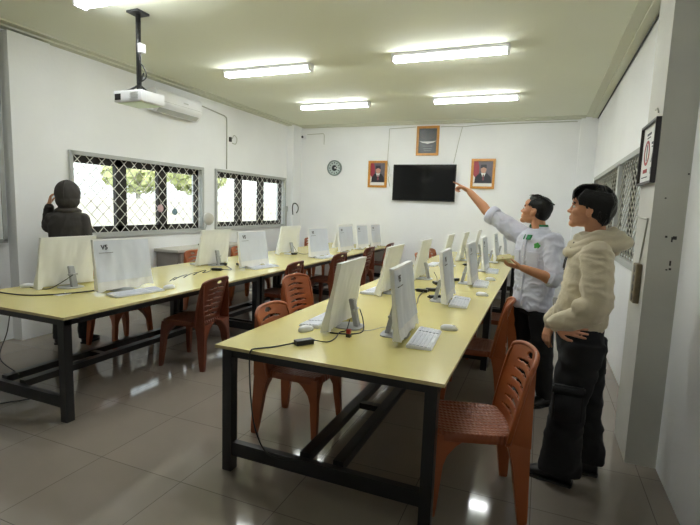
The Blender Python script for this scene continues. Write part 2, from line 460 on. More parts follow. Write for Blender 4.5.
# ------------------------------------------------------------------ chairs (front = +x)
def make_chair(kind):
    A, B = M[kind], M[kind+'_w']
    r = empty('plastic_chair')
    # seat: gently dished slab with rounded corners and a skirt
    bm = bmesh.new(); N=20
    def outline(t, z, k):
        hx, hy = .215*k, .215*k
        ct, st = math.cos(t), math.sin(t)
        p=5.0
        x = math.copysign(abs(ct)**(2/p),ct)*hx; y=math.copysign(abs(st)**(2/p),st)*hy*(1-.07*(-x/.215+1)/2)
        return V((x,y,z))
    rows=[]; S=56
    for k,z in ((0.02,.428),(.35,.429),(.7,.434),(.9,.441),(.965,.441),(1.0,.432),(1.01,.40),(1.0,.398),(.97,.40),(.95,.422),(.5,.418),(.02,.416)):
        rows.append([bm.verts.new(outline(2*PI*i/S,z,k)) for i in range(S)])
    for a in range(len(rows)-1):
        for i in range(S): bm.faces.new((rows[a][i],rows[a][(i+1)%S],rows[a+1][(i+1)%S],rows[a+1][i]))
    bm.faces.new(rows[0]); bm.faces.new(list(reversed(rows[-1])))
    obj('seat', bm, B, r, smooth=True, angle=50)
    # legs: tapering, splayed, widening into arched brackets under the seat
    for sx in (1,-1):
        for sy in (1,-1):
            bm = bmesh.new()
            fx, fy = (.19 if sx>0 else -.245), .215
            prof=[]
            for k in range(9):
                t = k/8; z=.425*t
                cx = sx*0+ fx*(1-t) + sx*.175*t; cy = fy*(1-t)+.185*t
                flare = max(0,(t-.6)/.4)**2.2
                wx = .022+.020*t+.075*flare; wy=.022+.012*t+.07*flare
                inx, iny = wx*2-.04, wy*2-.03
                # outer faces stay put, flare grows inward
                ox = (cx+.022) if sx>0 else (-.275*(1-t)-.268*t); oy = cy+.02
                if sx<0: wx=.030+.036*t+.012*flare
                x0,x1 = sorted((ox, ox-sx*(wx*1.5))); y0,y1 = sorted((sy*oy, sy*(oy-wy*1.5)))
                prof.append([bm.verts.new(p) for p in ((x0,y0,z),(x1,y0,z),(x1,y1,z),(x0,y1,z))])
            for k in range(8):
                for i in range(4): bm.faces.new((prof[k][i],prof[k][(i+1)%4],prof[k+1][(i+1)%4],prof[k+1][i]))
            bm.faces.new(list(reversed(prof[0]))); bm.faces.new(prof[-1])
            bmesh.ops.bevel(bm, geom=[e for e in bm.edges if abs((e.verts[0].co-e.verts[1].co).z)>.02], offset=.006, segments=2, affect='EDGES')
            obj('leg', bm, A, r, smooth=True, angle=40)
    # backrest: curved shell with slots
    def P(u,v):   # u -1..1, v 0..1
        hw = .205+.01*math.sin(v*PI)-.03*max(0,v-.88)/.12*0
        z = .41+v*.43
        if v>.8: z = .41+.8*.43+(v-.8)*.43*(1-.38*abs(u)**4)
        lean = -.19-.095*v-.02*v*v
        x = lean+.050*(abs(u)**2.2)*(0.55+.45*v)
        return V((x, u*hw, z))
    bm = bmesh.new(); NU,NV=48,80; g={}
    for j in range(NV+1):
        for i in range(NU+1): g[i,j]=bm.verts.new(P(-1+2*i/NU, j/NV))
    def hole(u,v):
        if (u/.2)**2+((v-.915)/.035)**2<1: return True
        for k in range(6):
            vc=.80-.122*k+.03*(1-abs(u)/.6)-.015
            if abs(u)<.62 and abs(v-vc)<.019*(1-(abs(u)/.62)**3)+.001: return True
        return False
    for j in range(NV):
        for i in range(NU):
            if not hole(-1+2*(i+.5)/NU,(j+.5)/NV): bm.faces.new((g[i,j],g[i+1,j],g[i+1,j+1],g[i,j+1]))
    bmesh.ops.delete(bm, geom=[v for v in bm.verts if not v.link_faces], context='VERTS')
    bo = obj('backrest', bm, A, r, smooth=True, recalc=False)
    so = bo.modifiers.new('s','SOLIDIFY'); so.thickness=.009; so.offset=0
    # rolled rim along sides and top, woven strip
    bm = bmesh.new()
    pts=[P(-1,v/10)+V((-.002,0,0)) for v in range(0,10)]+[P(-1+2*k/12,1.0) for k in range(0,13)]+[P(1,v/10)+V((-.002,0,0)) for v in range(9,-1,-1)]
    tube(bm, pts, .0125, 8, n=3)
    obj('back_rim', bm, A, r, smooth=True)
    # rear stiles: the outer side panels running down from the back rim to the rear legs
    for sy in (1,-1):
        bm=bmesh.new(); rows=[]
        for k in range(9):
            v=-.04+k/8*.97; p=P(sy,v); d=.098*max(0,1-v)+.010
            rows.append([bm.verts.new(q) for q in (p+V((.01,0,0)), p+V((-d,sy*.004,0)), p+V((-d,-sy*.012,0)), p+V((.01,-sy*.012,0)))])
        for k in range(8):
            for i in range(4): bm.faces.new((rows[k][i],rows[k][(i+1)%4],rows[k+1][(i+1)%4],rows[k+1][i]))
        bm.faces.new(list(reversed(rows[0]))); bm.faces.new(rows[-1])
        obj('back_stile', bm, A, r, smooth=True, angle=40)
    return r
chair_o = make_chair('orange'); chair_b = make_chair('brown')
used = {'o':False,'b':False}
def place_chair(k, x, y, rz, label, group):
    src = chair_o if k=='o' else chair_b
    if used[k]: c = copy_tree(src)
    else: c = src; used[k]=True
    c.location=(x,y,0); c.rotation_euler=(0,0,R(rz)); tag(c,label,'chair',group)
    return c
GR,GL,GE,GF = 'chairs along the right side of the right tables','chairs along the left side of the right tables','chairs along the aisle side of the left tables','chairs on the window side of the left tables'
c1 = place_chair('o', -.28,2.49,196,'orange brown plastic chair in front, nearest the camera, turned to the right table', GR)
place_chair('o', -.46,3.95,182,'orange brown plastic chair pushed in at the right table behind the nearest chair', GR)
place_chair('o', -.42,5.1,180,'orange brown plastic chair half hidden beside the legs of the man in the white shirt', GR)
place_chair('o', -1.455,2.80,2,'orange brown plastic chair pushed under the near left edge of the right table', GL)
place_chair('o', -1.98,4.05,-8,'orange brown plastic chair standing back in the aisle behind the nearest pushed in chair', GL)
place_chair('o', -1.5,7.25,0,'orange brown plastic chair at the left edge of the right row, between the cream covers', GL)
place_chair('o', -1.5,8.2,0,'orange brown plastic chair at the far left edge of the right row', GL)
place_chair('b', -3.04,3.52,186,'reddish brown plastic chair in the aisle, nearest the camera at the left row', GE)
place_chair('b', -3.05,5.10,182,'reddish brown plastic chair at the left row, second from the camera', GE)
place_chair('b', -3.02,6.45,176,'reddish brown plastic chair at the left row, third from the camera', GE)
place_chair('b', -3.02,7.75,178,'reddish brown plastic chair at the left row, fourth from the camera', GE)
place_chair('b', -3.02,8.93,180,'reddish brown plastic chair at the left row, farthest and next to the back wall', GE)
place_chair('o', -4.05,3.6,-8,'plastic chair under the near left table by the shoes of the hooded person', GF)
place_chair('o', -4.28,5.3,0,'plastic chair showing its top left of the cream cover, before the grey cabinet', GF)
place_chair('o', -4.2,6.25,0,'plastic chair on the window side behind the second labelled cover', GF)
place_chair('o', -4.2,7.7,0,'plastic chair showing its top just right of the third cream cover', GF)
place_chair('o', -4.3,8.9,0,'plastic chair deep in the left rear corner behind the far labelled covers', GF)
# silver sticker on the near chair's back
bm=bmesh.new(); ell(bm,(-.2385,.05,.60),(.004,.018,.02),seg=12,rings=6); obj('sticker', bm, M['white_plastic'], c1, smooth=True)
c1.children[-1]['label']='small silver white sticker'

# ------------------------------------------------------------------ computers (front = +x, origin at foot centre on the table)
def cover_mesh(seed, lean=.10, w=.53, top=.45, bot=.045, flare=.05):
    """loose cloth cover: closed box with creases, flared hem"""
    bm = bmesh.new(); NY, NZ = 30, 26
    rs=[]
    def prof(t, ang):
        pass
    rings=[]
    for j in range(NZ+1):
        t=j/NZ; z=bot+(top-bot)*t
        xc=.35*lean-lean*t            # leaning back
        d=.015+.006*(1-t)+flare*max(0,.3-t)**1.6*3
        hw=w/2+.3*flare*(1-t)**2
        ring=[]
        # rounded rectangle loop
        loop=[]
        for i in range(NY+1): loop.append((1, -1+2*i/NY))
        for i in range(NY+1): loop.append((-1, 1-2*i/NY))
        for (s,u) in loop:
            y=u*hw
            nx=noise.noise(V((u*3.1+seed*5,s*4+seed,t*1.2)))*.010 + (abs(noise.noise(V((u*6+seed*3+t*1.5,s*7,t*2.2+seed))))*-.010)
            nx*= (1.0-.8*t**6)
            zz=z
            if j==0: zz=bot+noise.noise(V((u*2.5+seed,s*2,seed*3)))*.03-(.02 if abs(u)>.85 else 0)*(abs(math.sin(seed*7))) 
            elif j<8: zz=z+(noise.noise(V((u*2.5+seed,s*2,seed*3)))*.03)*(1-j/8)
            ring.append(bm.verts.new((xc+s*(d+nx), y, max(zz,.006))))
        rings.append(ring)
    n=len(rings[0])
    for j in range(NZ):
        for i in range(n): bm.faces.new((rings[j][i],rings[j][(i+1)%n],rings[j+1][(i+1)%n],rings[j+1][i]))
    # top
    half=n//2
    for i in range(half-1):
        bm.faces.new((rings[-1][i],rings[-1][i+1],rings[-1][n-2-i],rings[-1][n-1-i]))
    return bm
def sheet_mesh(seed, lean=.05, w=.52, flare=.014):
    bm=bmesh.new(); g={}; NU,NV=24,18
    for i in range(NU+1):
        for j in range(NV+1):
            u=i/NU; v=j/NV; z=.10+.34*v; t=(z-.045)/.405
            y=-w/2+w*u
            hw=.265
            uu=y/hw
            nx=noise.noise(V((uu*3.1+seed*5,4+seed,t*1.2)))*.010+(abs(noise.noise(V((uu*6+seed*3+t*1.5,7,t*2.2+seed))))*-.010)
            nx*=(1.0-.8*t**6)
            x=.35*lean-lean*t+.015+.006*(1-t)+flare*max(0,.3-t)**1.6*3+nx+.0035
            g[i,j]=bm.verts.new((x,y,z))
    for i in range(NU):
        for j in range(NV): bm.faces.new((g[i,j],g[i+1,j],g[i+1,j+1],g[i,j+1]))
    return bm
def text_mesh(s, size, bold=0):
    cu=bpy.data.curves.new('t','FONT'); cu.body=s; cu.size=size; cu.align_x='CENTER'; cu.align_y='CENTER'; cu.extrude=.0006; cu.offset=bold
    o=bpy.data.objects.new('t',cu); C.objects.link(o)
    me=bpy.data.meshes.new_from_object(o.evaluated_get(bpy.context.evaluated_depsgraph_get()))
    bpy.data.objects.remove(o); bpy.data.curves.remove(cu); return me
def make_pc(seed, labelled):
    r = empty('desktop_computer')
    cv = obj('dust_cover', cover_mesh(seed, *( (.05,.53,.45,.03,.014) if labelled else (.085,.54,.45,.03,.022))), M['cream'], r, smooth=True, angle=60)
    # foot and neck stand behind the screen
    bm=bmesh.new()
    ring_loft(bm, [((-.05,0,.0),(.09,0,0),(0,.10,0)),((-.05,0,.006),(.09,0,0),(0,.10,0)),((-.05,0,.010),(.08,0,0),(0,.09,0))], 28, 3.5)
    obj('foot', bm, M['grey_plastic'], r, smooth=True, angle=40)
    bm=bmesh.new(); hexa(bm, [(-.115,-.03,.008),(-.085,-.03,.008),(-.085,.03,.008),(-.115,.03,.008)],[(-.075,-.025,.19),(-.04,-.025,.19),(-.04,.025,.19),(-.075,.025,.19)])
    bmesh.ops.bevel(bm, geom=bm.edges[:], offset=.004, segments=2, affect='EDGES'); st=obj('stand', bm, M['grey_plastic'], r)
    bm=bmesh.new(); cyl(bm,(-.085,-.045,.12),(-.085,.045,.12),.009,12); obj('hinge', bm, M['grey_plastic'], st, smooth=True)
    if labelled:
        sh=obj('printed_sheet', sheet_mesh(seed), M['sheet'], r, smooth=True, recalc=False)
        sh['label']='pale blue white sheet on the front of the cover'
        me=text_mesh('V5',.055,.0015)
        tilt=math.atan2(.042,.405)
        me.transform(Matrix.Translation((.35*.05-.05*.84+.015+.009,-.175,.385)) @ Matrix.Rotation(-tilt,4,'Y') @ Matrix(((0,0,1,0),(1,0,0,0),(0,1,0,0),(0,0,0,1))))
        obj('printed_mark', me, M['darkprint'], sh)
        bm=bmesh.new(); box(bm,.35*.05-.05*.73+.015+.005,.35*.05-.05*.73+.015+.010,-.225,-.10,.339,.342); obj('printed_line', bm, M['darkprint'], sh)
    return r
protoF=[make_pc(s,True) for s in (1.3,2.7,4.1)]; protoB=[make_pc(s,False) for s in (5.2,6.9)]
usedp=set()
def place_pc(src, x, y, rz, label, group, s=1):
    if src.name in usedp: c=copy_tree(src)
    else: c=src; usedp.add(src.name)
    c.location=(x,y,.75); c.rotation_euler=(0,0,R(rz)); c.scale=(1,s,1)
    tag(c,label,'computer',group); return c
GA='covered computers facing right on the left row'; GB='covered computers facing the windows on the left row'
GN='covered computers facing right on the right row'; GM='covered computers facing left on the right row'
ordn=['nearest','second from the camera','third from the camera','fourth from the camera','fifth from the camera','farthest, closest to the back wall']
N=[(-.755,2.80,3),(-.72,4.06,2),(-.665,5.20,0),(-.665,6.42,0),(-.625,7.60,0),(-.585,8.72,0)]
for i,(x,y,rz) in enumerate(N): place_pc(protoF[i%3], x,y,rz,'labelled white covered computer on the right row, '+ordn[i], GN, .96)
Mm=[(-1.185,2.84,182),(-1.29,4.18,180),(-1.25,5.25,180),(-1.23,6.7,180),(-1.15,7.6,180),(-1.08,8.72,180)]
for i,(x,y,rz) in enumerate(Mm): place_pc(protoB[i%2], x,y,rz,'cream covered computer on the right row showing its stand, '+ordn[i], GM, .92)
Bb=[(-3.34,3.0,-8),(-3.27,4.88,-5),(-3.14,6.45,-6),(-3.14,7.53,-4),(-3.10,8.22,-8),(-3.05,8.85,-6)]
for i,(x,y,rz) in enumerate(Bb): place_pc(protoF[(i+1)%3], x,y,rz,'labelled white covered computer on the left row, '+ordn[i], GA, .98 if i<4 else .75)
Aa=[(-3.87,2.86,177),(-3.81,4.80,174),(-3.75,6.58,172),(-3.5,8.20,170)]
for i,(x,y,rz) in enumerate(Aa): place_pc(protoB[(i+1)%2], x,y,rz,'cream covered computer on the left row, '+['nearest','second from the camera','third from the camera','farthest, behind the labelled covers'][i], GB, .93)

# keyboards, mice
def make_keyboard():
    r=empty('keyboard')
    bm=bmesh.new(); hexa(bm,[(-.075,-.225,0),(.075,-.225,0),(.075,.225,0),(-.075,.225,0)],[(-.075,-.225,.022),(.075,-.225,.010),(.075,.225,.010),(-.075,.225,.022)])
    bmesh.ops.bevel(bm, geom=bm.edges[:], offset=.004, segments=2, affect='EDGES'); obj('case', bm, M['white_plastic'], r)
    bm=bmesh.new()
    for i in range(6):
        for j in range(21):
            if j in (15,): continue
            if i==5 and 4<j<10: continue
            x=-.062+i*.0222; y=-.212+j*.0205; z=.022-(x+.075)/.15*.012
            box(bm,x,x+.0185,y,y+.017,z-.001,z+.0045)
    box(bm,.049,.0675,-.108,-.008,.011,.0165)
    ks=obj('keys', bm, M['keys'], r); ks['kind']='stuff'
    return r
kb=make_keyboard(); mouse=empty('computer_mouse')
bm=bmesh.new(); ring_loft(bm,[((0,0,.0),(.055,0,0),(0,.030,0)),((0,0,.012),(.058,0,0),(0,.032,0)),((-.004,0,.026),(.048,0,0),(0,.026,0)),((-.008,0,.034),(.028,0,0),(0,.015,0)),((-.01,0,.036),(.008,0,0),(0,.004,0))],24,2.4)
obj('shell', bm, M['white_plastic'], mouse, smooth=True)
bm=bmesh.new(); cyl(bm,(.03,-.004,.026),(.03,.004,.026),.008,10); obj('wheel', bm, M['grey_plastic'], mouse, smooth=True)
def place(src, first, x, y, rz, label, cat, group, z=.75):
    c = src if first else copy_tree(src)
    c.location=(x,y,z); c.rotation_euler=(0,0,R(rz)); tag(c,label,cat,group); return c
KB=[(-.61,2.78,4,'white keyboard fully in view before the nearest labelled cover of the right table'),
    (-.60,4.05,4,'white keyboard poking out below the second labelled cover of the right table'),
    (-.555,5.2,3,'white keyboard before the third labelled cover of the right table'),
    (-.555,6.42,3,'white keyboard before the fourth labelled cover, near the paper held by the man'),
    (-1.36,2.90,180,'white keyboard left of the nearest cream cover on the right table'),
    (-1.42,4.20,176,'white keyboard left of the second cream cover on the right table'),
    (-1.40,6.65,178,'white keyboard left of the fourth cream cover on the right table'),
    (-3.14,2.95,-10,'white keyboard before the nearest labelled cover of the left row'),
    (-3.17,4.95,-10,'white keyboard before the second labelled cover of the left row'),
    (-3.02,6.5,-6,'white keyboard before the third labelled cover of the left row'),
    (-4.03,2.97,170,'white keyboard behind the nearest cream cover of the left row'),
    (-3.95,4.85,170,'white keyboard behind the second cream cover of the left row')]
for i,(x,y,rz,l) in enumerate(KB): place(kb,i==0,x,y,rz,l,'keyboard','white keyboards on the tables')
MS=[(-.52,3.09,12,'white computer mouse beside the nearest keyboard of the right table'),
    (-1.34,2.60,70,'white computer mouse at the left of the nearest cream cover on the right table'),
    (-.47,4.52,10,'white computer mouse near the seam of the right tables'),
    (-.5,5.6,10,'white computer mouse beyond the third keyboard of the right table'),
    (-4.1,2.67,80,'white computer mouse at the far left of the nearest left table'),
    (-3.08,3.26,80,'pale mouse at the right end of the keyboard on the near left table')]
for i,(x,y,rz,l) in enumerate(MS): place(mouse,i==0,x,y,rz,l,'computer mouse','computer mice on the tables')

# adapters and cables
ad=empty('power_adapter'); obj('adapter_body', bx(-.055,.055,-.024,.024,0,.03,bevel=.005), M['black'], ad)
bm=bmesh.new(); cyl(bm,(-.055,0,.015),(-.075,0,.015),.006,8); cyl(bm,(.055,0,.015),(.07,0,.015),.006,8); obj('strain_relief', bm, M['cable'], ad)
AD=[(-1.215,2.335,55,'black power adapter in front of the nearest mouse on the right table'),
    (-1.02,4.40,0,'black power adapter, left one of the pair in the middle of the right table'),
    (-.95,4.50,10,'black power adapter, right one of the pair in the middle of the right table'),
    (-1.0,4.95,-60,'black power adapter between the third cream cover and second labelled cover'),
    (-.84,4.15,40,'black power adapter at the foot of the second labelled cover on the right table'),
    (-.86,5.3,60,'black power adapter at the foot of the third labelled cover on the right table'),
    (-.95,6.9,30,'black adapter pile behind the second labelled cover, far on the right table'),
    (-3.44,2.93,80,'black power adapter under the hem of the nearest labelled cover of the left row'),
    (-3.46,4.42,20,'black power adapter left on the table before the second cream cover of the left row'),
    (-3.70,4.83,60,'black power adapter at the stand of the second cream cover of the left row'),
    (-3.52,4.95,-30,'black power adapter just right of the stand on the left row'),
    (-3.62,6.55,80,'black power adapter at the stand of the third cream cover'),
    (-3.45,6.95,60,'black power adapter between the third cream and third labelled cover'),
    (-3.35,8.0,60,'black power adapter beside the fourth labelled cover of the left row')]
for i,(x,y,rz,l) in enumerate(AD): place(ad,i==0,x,y,rz,l,'power adapter','black power adapters on the tables')
def cable(pts, label, r=.0035, m='cable', n=6, name='power_cable', cat='cable'):
    bm=bmesh.new(); tube(bm, pts, r, 6, n=n); o=obj(name, bm, M[m], smooth=True); tag(o,label,cat); return o
Z=.7545
cable([(-1.255,2.278,.765),(-1.33,2.20,Z),(-1.40,2.12,Z),(-1.405,2.084,.753),(-1.41,2.078,.70),(-1.40,2.078,.5),(-1.37,2.078,.32),(-1.30,2.078,.20),(-1.2,2.078,.182),(-1.1,2.12,.182)],'black cable from the near power adapter over the table end to the lower rail',.004)
cable([(-1.175,2.392,.765),(-1.11,2.43,Z),(-1.10,2.52,Z),(-1.13,2.66,Z),(-1.11,2.72,Z+.003),(-1.13,2.82,.80)],'black cable between the near power adapter and the nearest cream cover')
cable([(-1.09,2.90,.86),(-1.05,2.86,.80),(-1.01,2.75,Z),(-1.06,2.65,Z),(-1.18,2.62,Z)],'black cable hanging from the stand of the nearest cream cover',.004)
cable([(-1.1,2.72,.7535),(-.98,2.80,.7535),(-.93,2.92,.7535),(-.86,2.95,.7535)],'thin grey cable between the two nearest covers of the right table',.002,'cable_grey')
cable([(-.9,3.1,Z),(-.94,3.5,Z),(-.92,3.8,Z),(-.98,4.1,Z),(-1.0,4.38,.76)],'black cable running back from the nearest labelled cover to the adapter pair',.004)
cable([(-1.06,5.1,.86),(-1.02,5.08,.8),(-1.0,5.0,.757)],'black cable at the stand of the third cream cover')
cable([(-1.08,4.40,.765),(-1.15,4.36,Z),(-1.2,4.3,Z),(-1.16,4.2,.80)],'black cable from the adapter pair to the second cream cover')
cable([(-4.19,2.42,Z),(-4.0,2.40,Z),(-3.8,2.42,Z),(-3.66,2.50,Z),(-3.56,2.66,Z),(-3.5,2.85,Z)],'black cable lying across the near end of the left table',.006)
cable([(-3.75,2.83,.87),(-3.80,2.74,.80),(-3.86,2.68,.757),(-4.0,2.66,Z),(-4.06,2.66,Z)],'black cable drooping from the back of the nearest cream cover of the left row')
cp=[(-3.30,3.50,Z+.01)]
for k in range(30):
    a=k*.75; cp.append((-3.28+.045*math.cos(a)-.004*k, 3.50+k*.022+.03*math.sin(a), Z+.028+.024*math.cos(a)))
cp+=[(-3.45,4.22,Z),(-3.47,4.33,.762)]
cable(cp,'curly black cable from the nearest labelled cover to the next adapter on the left row',.0035,n=4)
cable([(-3.40,4.45,.764),(-3.35,4.55,Z),(-3.5,4.7,Z),(-3.62,4.78,.76)],'black cable joining the adapters at the second cream cover')
cable([(-3.66,6.62,.86),(-3.58,6.6,.78),(-3.5,6.7,Z),(-3.46,6.88,.76)],'black cable at the stand of the third cream cover of the left row')
cable([(-3.45,8.05,.86),(-3.38,8.02,.78),(-3.3,7.95,Z)],'black cable behind the fourth labelled cover of the left row')
cable([(-4.2+.45,2.3,.68),(-3.74,2.26,.5),(-3.78,2.22,.3),(-3.66,2.25,.2),(-3.55,2.22,.2)],'black cable hanging under the near left table onto the lower rail',.004)
cable([(-3.95,2.05,.30),(-3.93,2.0,.1),(-3.86,1.95,.008),(-3.7,2.0,.008),(-3.5,2.25,.008)],'black cable looping to the floor at the near end of the left row',.005)
# rubber stamp
r=empty('rubber_stamp',(-1.045,2.60,.75)); obj('base', bx(-.014,.014,-.014,.014,0,.022,bevel=.002), M['dark_frame'], r); obj('handle', bx(-.013,.013,-.013,.013,.022,.05,bevel=.004), M['red'], r)
tag(r,'small red topped stamp block standing before the nearest cream cover on the right table','stamp')
# paper tag near left end
r=obj('paper_note', bx(-3.62,-3.55,2.55,2.66,.75,.752), M['paper']); tag(r,'small pale paper slip lying on the near left table by the cable','paper')

# ------------------------------------------------------------------ wall things
def frame_pic(x0,x1,z0,z1,label,name,kind):
    cx,cz=(x0+x1)/2,(z0+z1)/2; w,h=x1-x0,z1-z0
    r=empty(name,(cx,YB,cz))
    f=.045
    bm=bmesh.new()
    for a in ((-w/2,w/2,-h/2,-h/2+f),(-w/2,w/2,h/2-f,h/2),(-w/2,-w/2+f,-h/2+f,h/2-f),(w/2-f,w/2,-h/2+f,h/2-f)): box(bm,a[0],a[1],-.035,-.003,a[2],a[3])
    obj('frame', bm, M['gold'], r)
    def flat(x0,x1,z0,z1,m,y,name='picture'): obj(name, bx(x0,x1,y,-.003,z0,z1), m, r)
    def poly(pts,m,y,name):
        bm=bmesh.new(); fr=[bm.verts.new((p[0],y,p[1])) for p in pts]; bk=[bm.verts.new((p[0],-.004,p[1])) for p in pts]
        bm.faces.new(fr); bm.faces.new(list(reversed(bk)))
        for i in range(len(pts)): bm.faces.new((fr[i],fr[(i+1)%len(pts)],bk[(i+1)%len(pts)],bk[i]))
        obj(name,bm,m,r)
    def oval(cx,cz,rx,rz,n=20,a0=0,a1=2*PI): return [(cx+rx*math.cos(a0+(a1-a0)*i/n),cz+rz*math.sin(a0+(a1-a0)*i/n)) for i in range(n)]
    W,Hh=w/2-f,h/2-f
    if kind:
        flat(-W,W,-Hh,Hh,M['pic_bg'],-.008,'picture')
        poly([(-W,Hh),(-W,-Hh+.2),(-W+.03,-Hh+.1),(-W*.45,-Hh+.15),(-W*.4,Hh*.5),(-W*.55,Hh)],M['pic_red'],-.010,'picture_flag')
        poly([(-W,-.02),(-W,-Hh+.07),(-W*.5,-Hh+.07),(-W*.5,-.14)],M['paper'],-.0105,'picture_flag')
        cxh=.01
        poly([(-W*.85,-Hh+.07),(-W*.8,-.07),(-.07,.01),(.08,.01),(W*.85,-.06),(W*.92,-Hh+.07)],M['pic_suit'],-.012,'picture_suit')
        poly([(-.035,.02),(0.01,-.10),(.05,.02)],M['paper'],-.0135,'picture_collar')
        poly([(0.0,-.01),(-.01,-.11),(.01,-.13),(.03,-.11),(.02,-.01)],M['pic_tie'],-.015,'picture_tie')
        poly(oval(cxh,.085,.052,.075),M['pic_skin'],-.0165,'picture_face')
        poly([(cxh-.058,.10),(cxh-.055,.17),(cxh+.05,.175),(cxh+.058,.10),(cxh,.125)],M['pic_suit'],-.018,'picture_cap')
        flat(-W,W,-Hh,-Hh+.06,M['paper'],-.014,'caption_strip')
    else:
        flat(-W,W,-Hh,Hh,M['pic_dark'],-.008,'picture')
        for s in (-1,1):
            for k in range(5):
                a=R(20+k*16); poly([(s*.01,.02+.01*k),(s*(W*.85)*math.cos(a*.8),.03+Hh*.8*math.sin(a)),(s*(W*.7)*math.cos(a*.8),.0+Hh*.8*math.sin(a)) ],M['pic_wing'],-.010-.0006*k,'emblem_wing')
        poly([(-W*.95,.0),(-W*.5,-.012),(0,-.012),(W*.5,-.012),(W*.95,.0),(W*.6,-.035),(.25*W,-.045),(0,-.06),(-.25*W,-.045),(-W*.6,-.035)],M['paper'],-.014,'emblem_ribbon')
        for k,zz in enumerate((-.10,-.15,-.19)): flat(-W*(.55-.08*k),W*(.55-.08*k),zz-.006,zz+.006,M['pic_text'],-.0095,'caption_line')
    tag(r,label,'picture'); return r
M['pic_bg']=mat('print_grey',(92,84,92),.3,var=.2,scale=8); M['pic_red']=mat('print_red',(150,45,60),.3); M['pic_suit']=mat('print_black',(25,25,35),.3)
M['pic_tie']=mat('print_tie',(120,60,70),.3); M['pic_skin']=mat('print_skin',(185,140,120),.3); M['pic_dark']=mat('print_dark',(62,66,66),.3,var=.2,scale=8)
M['pic_wing']=mat('print_wing',(96,84,76),.3); M['pic_text']=mat('print_text',(120,124,120),.3)
frame_pic(-3.44,-3.03,1.955,2.50,'gilt framed portrait of a man in dark suit and black cap, left of the television','framed_portrait',1)
frame_pic(-1.335,-.89,1.965,2.53,'gilt framed portrait of a man in dark suit, right of the television','framed_portrait',2)
frame_pic(-2.44,-1.99,2.60,3.17,'gilt framed dark emblem picture hung above the television','framed_emblem',0)
# tv
r=empty('television',(-2.245,YB,2.06))
obj('tv_body', bx(-.635,.635,-.075,-.035,-.36,.36,bevel=.006), M['black'], r)
obj('screen', bx(-.618,.618,-.078,-.074,-.340,.345), M['tv'], r)
obj('wall_bracket', bx(-.2,.2,-.036,-.002,-.15,.15), M['black'], r)
tag(r,'wide black flat television hanging on the back wall','television')
# clock
r=empty('wall_clock',(-4.22,YB,2.35))
bm=bmesh.new(); 
for k in range(40):
    pass
def ringmesh(r0,r1,y0,y1,n=40):
    bm=bmesh.new(); q=[]
    for k in range(n):
        a=2*PI*k/n; c,s=math.cos(a),math.sin(a)
        q.append([bm.verts.new(p) for p in ((r0*c,y0,r0*s),(r1*c,y0,r1*s),(r1*c,y1,r1*s),(r0*c,y1,r0*s))])
    for k in range(n):
        for i in range(4): bm.faces.new((q[k][i],q[k][(i+1)%4],q[(k+1)%n][(i+1)%4],q[(k+1)%n][i]))
    return bm
M['clock_rim']=mat('clock_rim',(120,132,130),.3,metal=.3); M['clock_face']=mat('clock_face',(188,200,198),.4); M['clock_dark']=mat('clock_centre',(40,45,50),.4)
obj('rim', ringmesh(.142,.165,-.04,-.002), M['clock_rim'], r)
bm=bmesh.new(); cyl(bm,(0,-.020,0),(0,-.003,0),.143,40); obj('dial', bm, M['clock_face'], r)
bm=bmesh.new(); cyl(bm,(0,-.024,0),(0,-.020,0),.062,30); obj('dial_centre', bm, M['clock_dark'], r)
bm=bmesh.new()
for k in range(12):
    a=k*PI/6; d=V((math.sin(a),0,math.cos(a))); e=V((d.z,0,-d.x))*.008
    p=d*.095+V((0,-.020,0)); q=d*.128+V((0,-.020,0)); hexa(bm,[p-e,p+e,q+e,q-e],[x+V((0,-.003,0)) for x in (p-e,p+e,q+e,q-e)])
obj('hour_marks', bm, M['clock_dark'], r)
bm=bmesh.new()
for a,l in ((R(60),.07),(R(100),.105)):
    d=V((math.sin(a),0,math.cos(a))); e=V((d.z,0,-d.x))*.006; p=V((0,-.028,0)); q=d*l+p
    hexa(bm,[p-e,p+e,q+e,q-e],[x+V((0,-.002,0)) for x in (p-e,p+e,q+e,q-e)])
obj('hands', bm, M['paper'], r)
tag(r,'round grey rimmed wall clock with dark centre on the back wall','clock')
# cctv
r=empty('security_camera',(-4.97,YB,3.02))
obj('base', bx(-.05,.05,-.03,0,-.04,.04,bevel=.006), M['white_plastic'], r)
bm=bmesh.new(); cyl(bm,(0,-.03,0),(0,-.10,-.01),.035,16); obj('camera_body', bm, M['white_plastic'], r, smooth=True, angle=40)
bm=bmesh.new(); cyl(bm,(0,-.098,-.01),(0,-.106,-.011),.024,16); obj('lens', bm, M['black'], r)
tag(r,'small white security camera high in the left rear corner','camera')
def wcable(pts,label,r=.006,m='cable_grey'): return cable(pts,label,r,m,n=5,name='wall_cable')
yb=YB-.008
wcable([(-4.9,yb,3.07),(-4.6,yb,3.08),(-4.50,yb,3.07),(-4.49,yb,2.95),(-4.49,yb,2.85)],'thin cable bending down right of the security camera')
wcable([(-3.02,yb,3.14),(-3.02,yb,2.9),(-3.03,yb,2.5),(-2.99,yb,2.35),(-3.0,yb,2.15),(-2.96,yb,1.98)],'grey cable coming down the back wall between left portrait and television')
wcable([(-1.55,yb,3.14),(-1.6,yb,2.9),(-1.68,yb,2.45)],'grey cable slanting down to the right top corner of the television')
wcable([(-3.02,yb,3.14),(-2.6,yb,3.155),(-2.47,yb,3.16)],'grey cable running from the left drop to the emblem picture')
wcable([(-1.97,yb,3.15),(-1.75,yb,3.15),(-1.55,yb,3.14),(-1.2,yb,3.16),(-.4,yb,3.17),(.45,yb,3.17)],'grey cable running along the back wall below the ceiling to the right corner',.007)
r=obj('junction_box', bx(-3.0,-2.94,YB-.03,YB,2.18,2.24,bevel=.004), M['white_plastic']); tag(r,'small white socket box left of the television','socket')
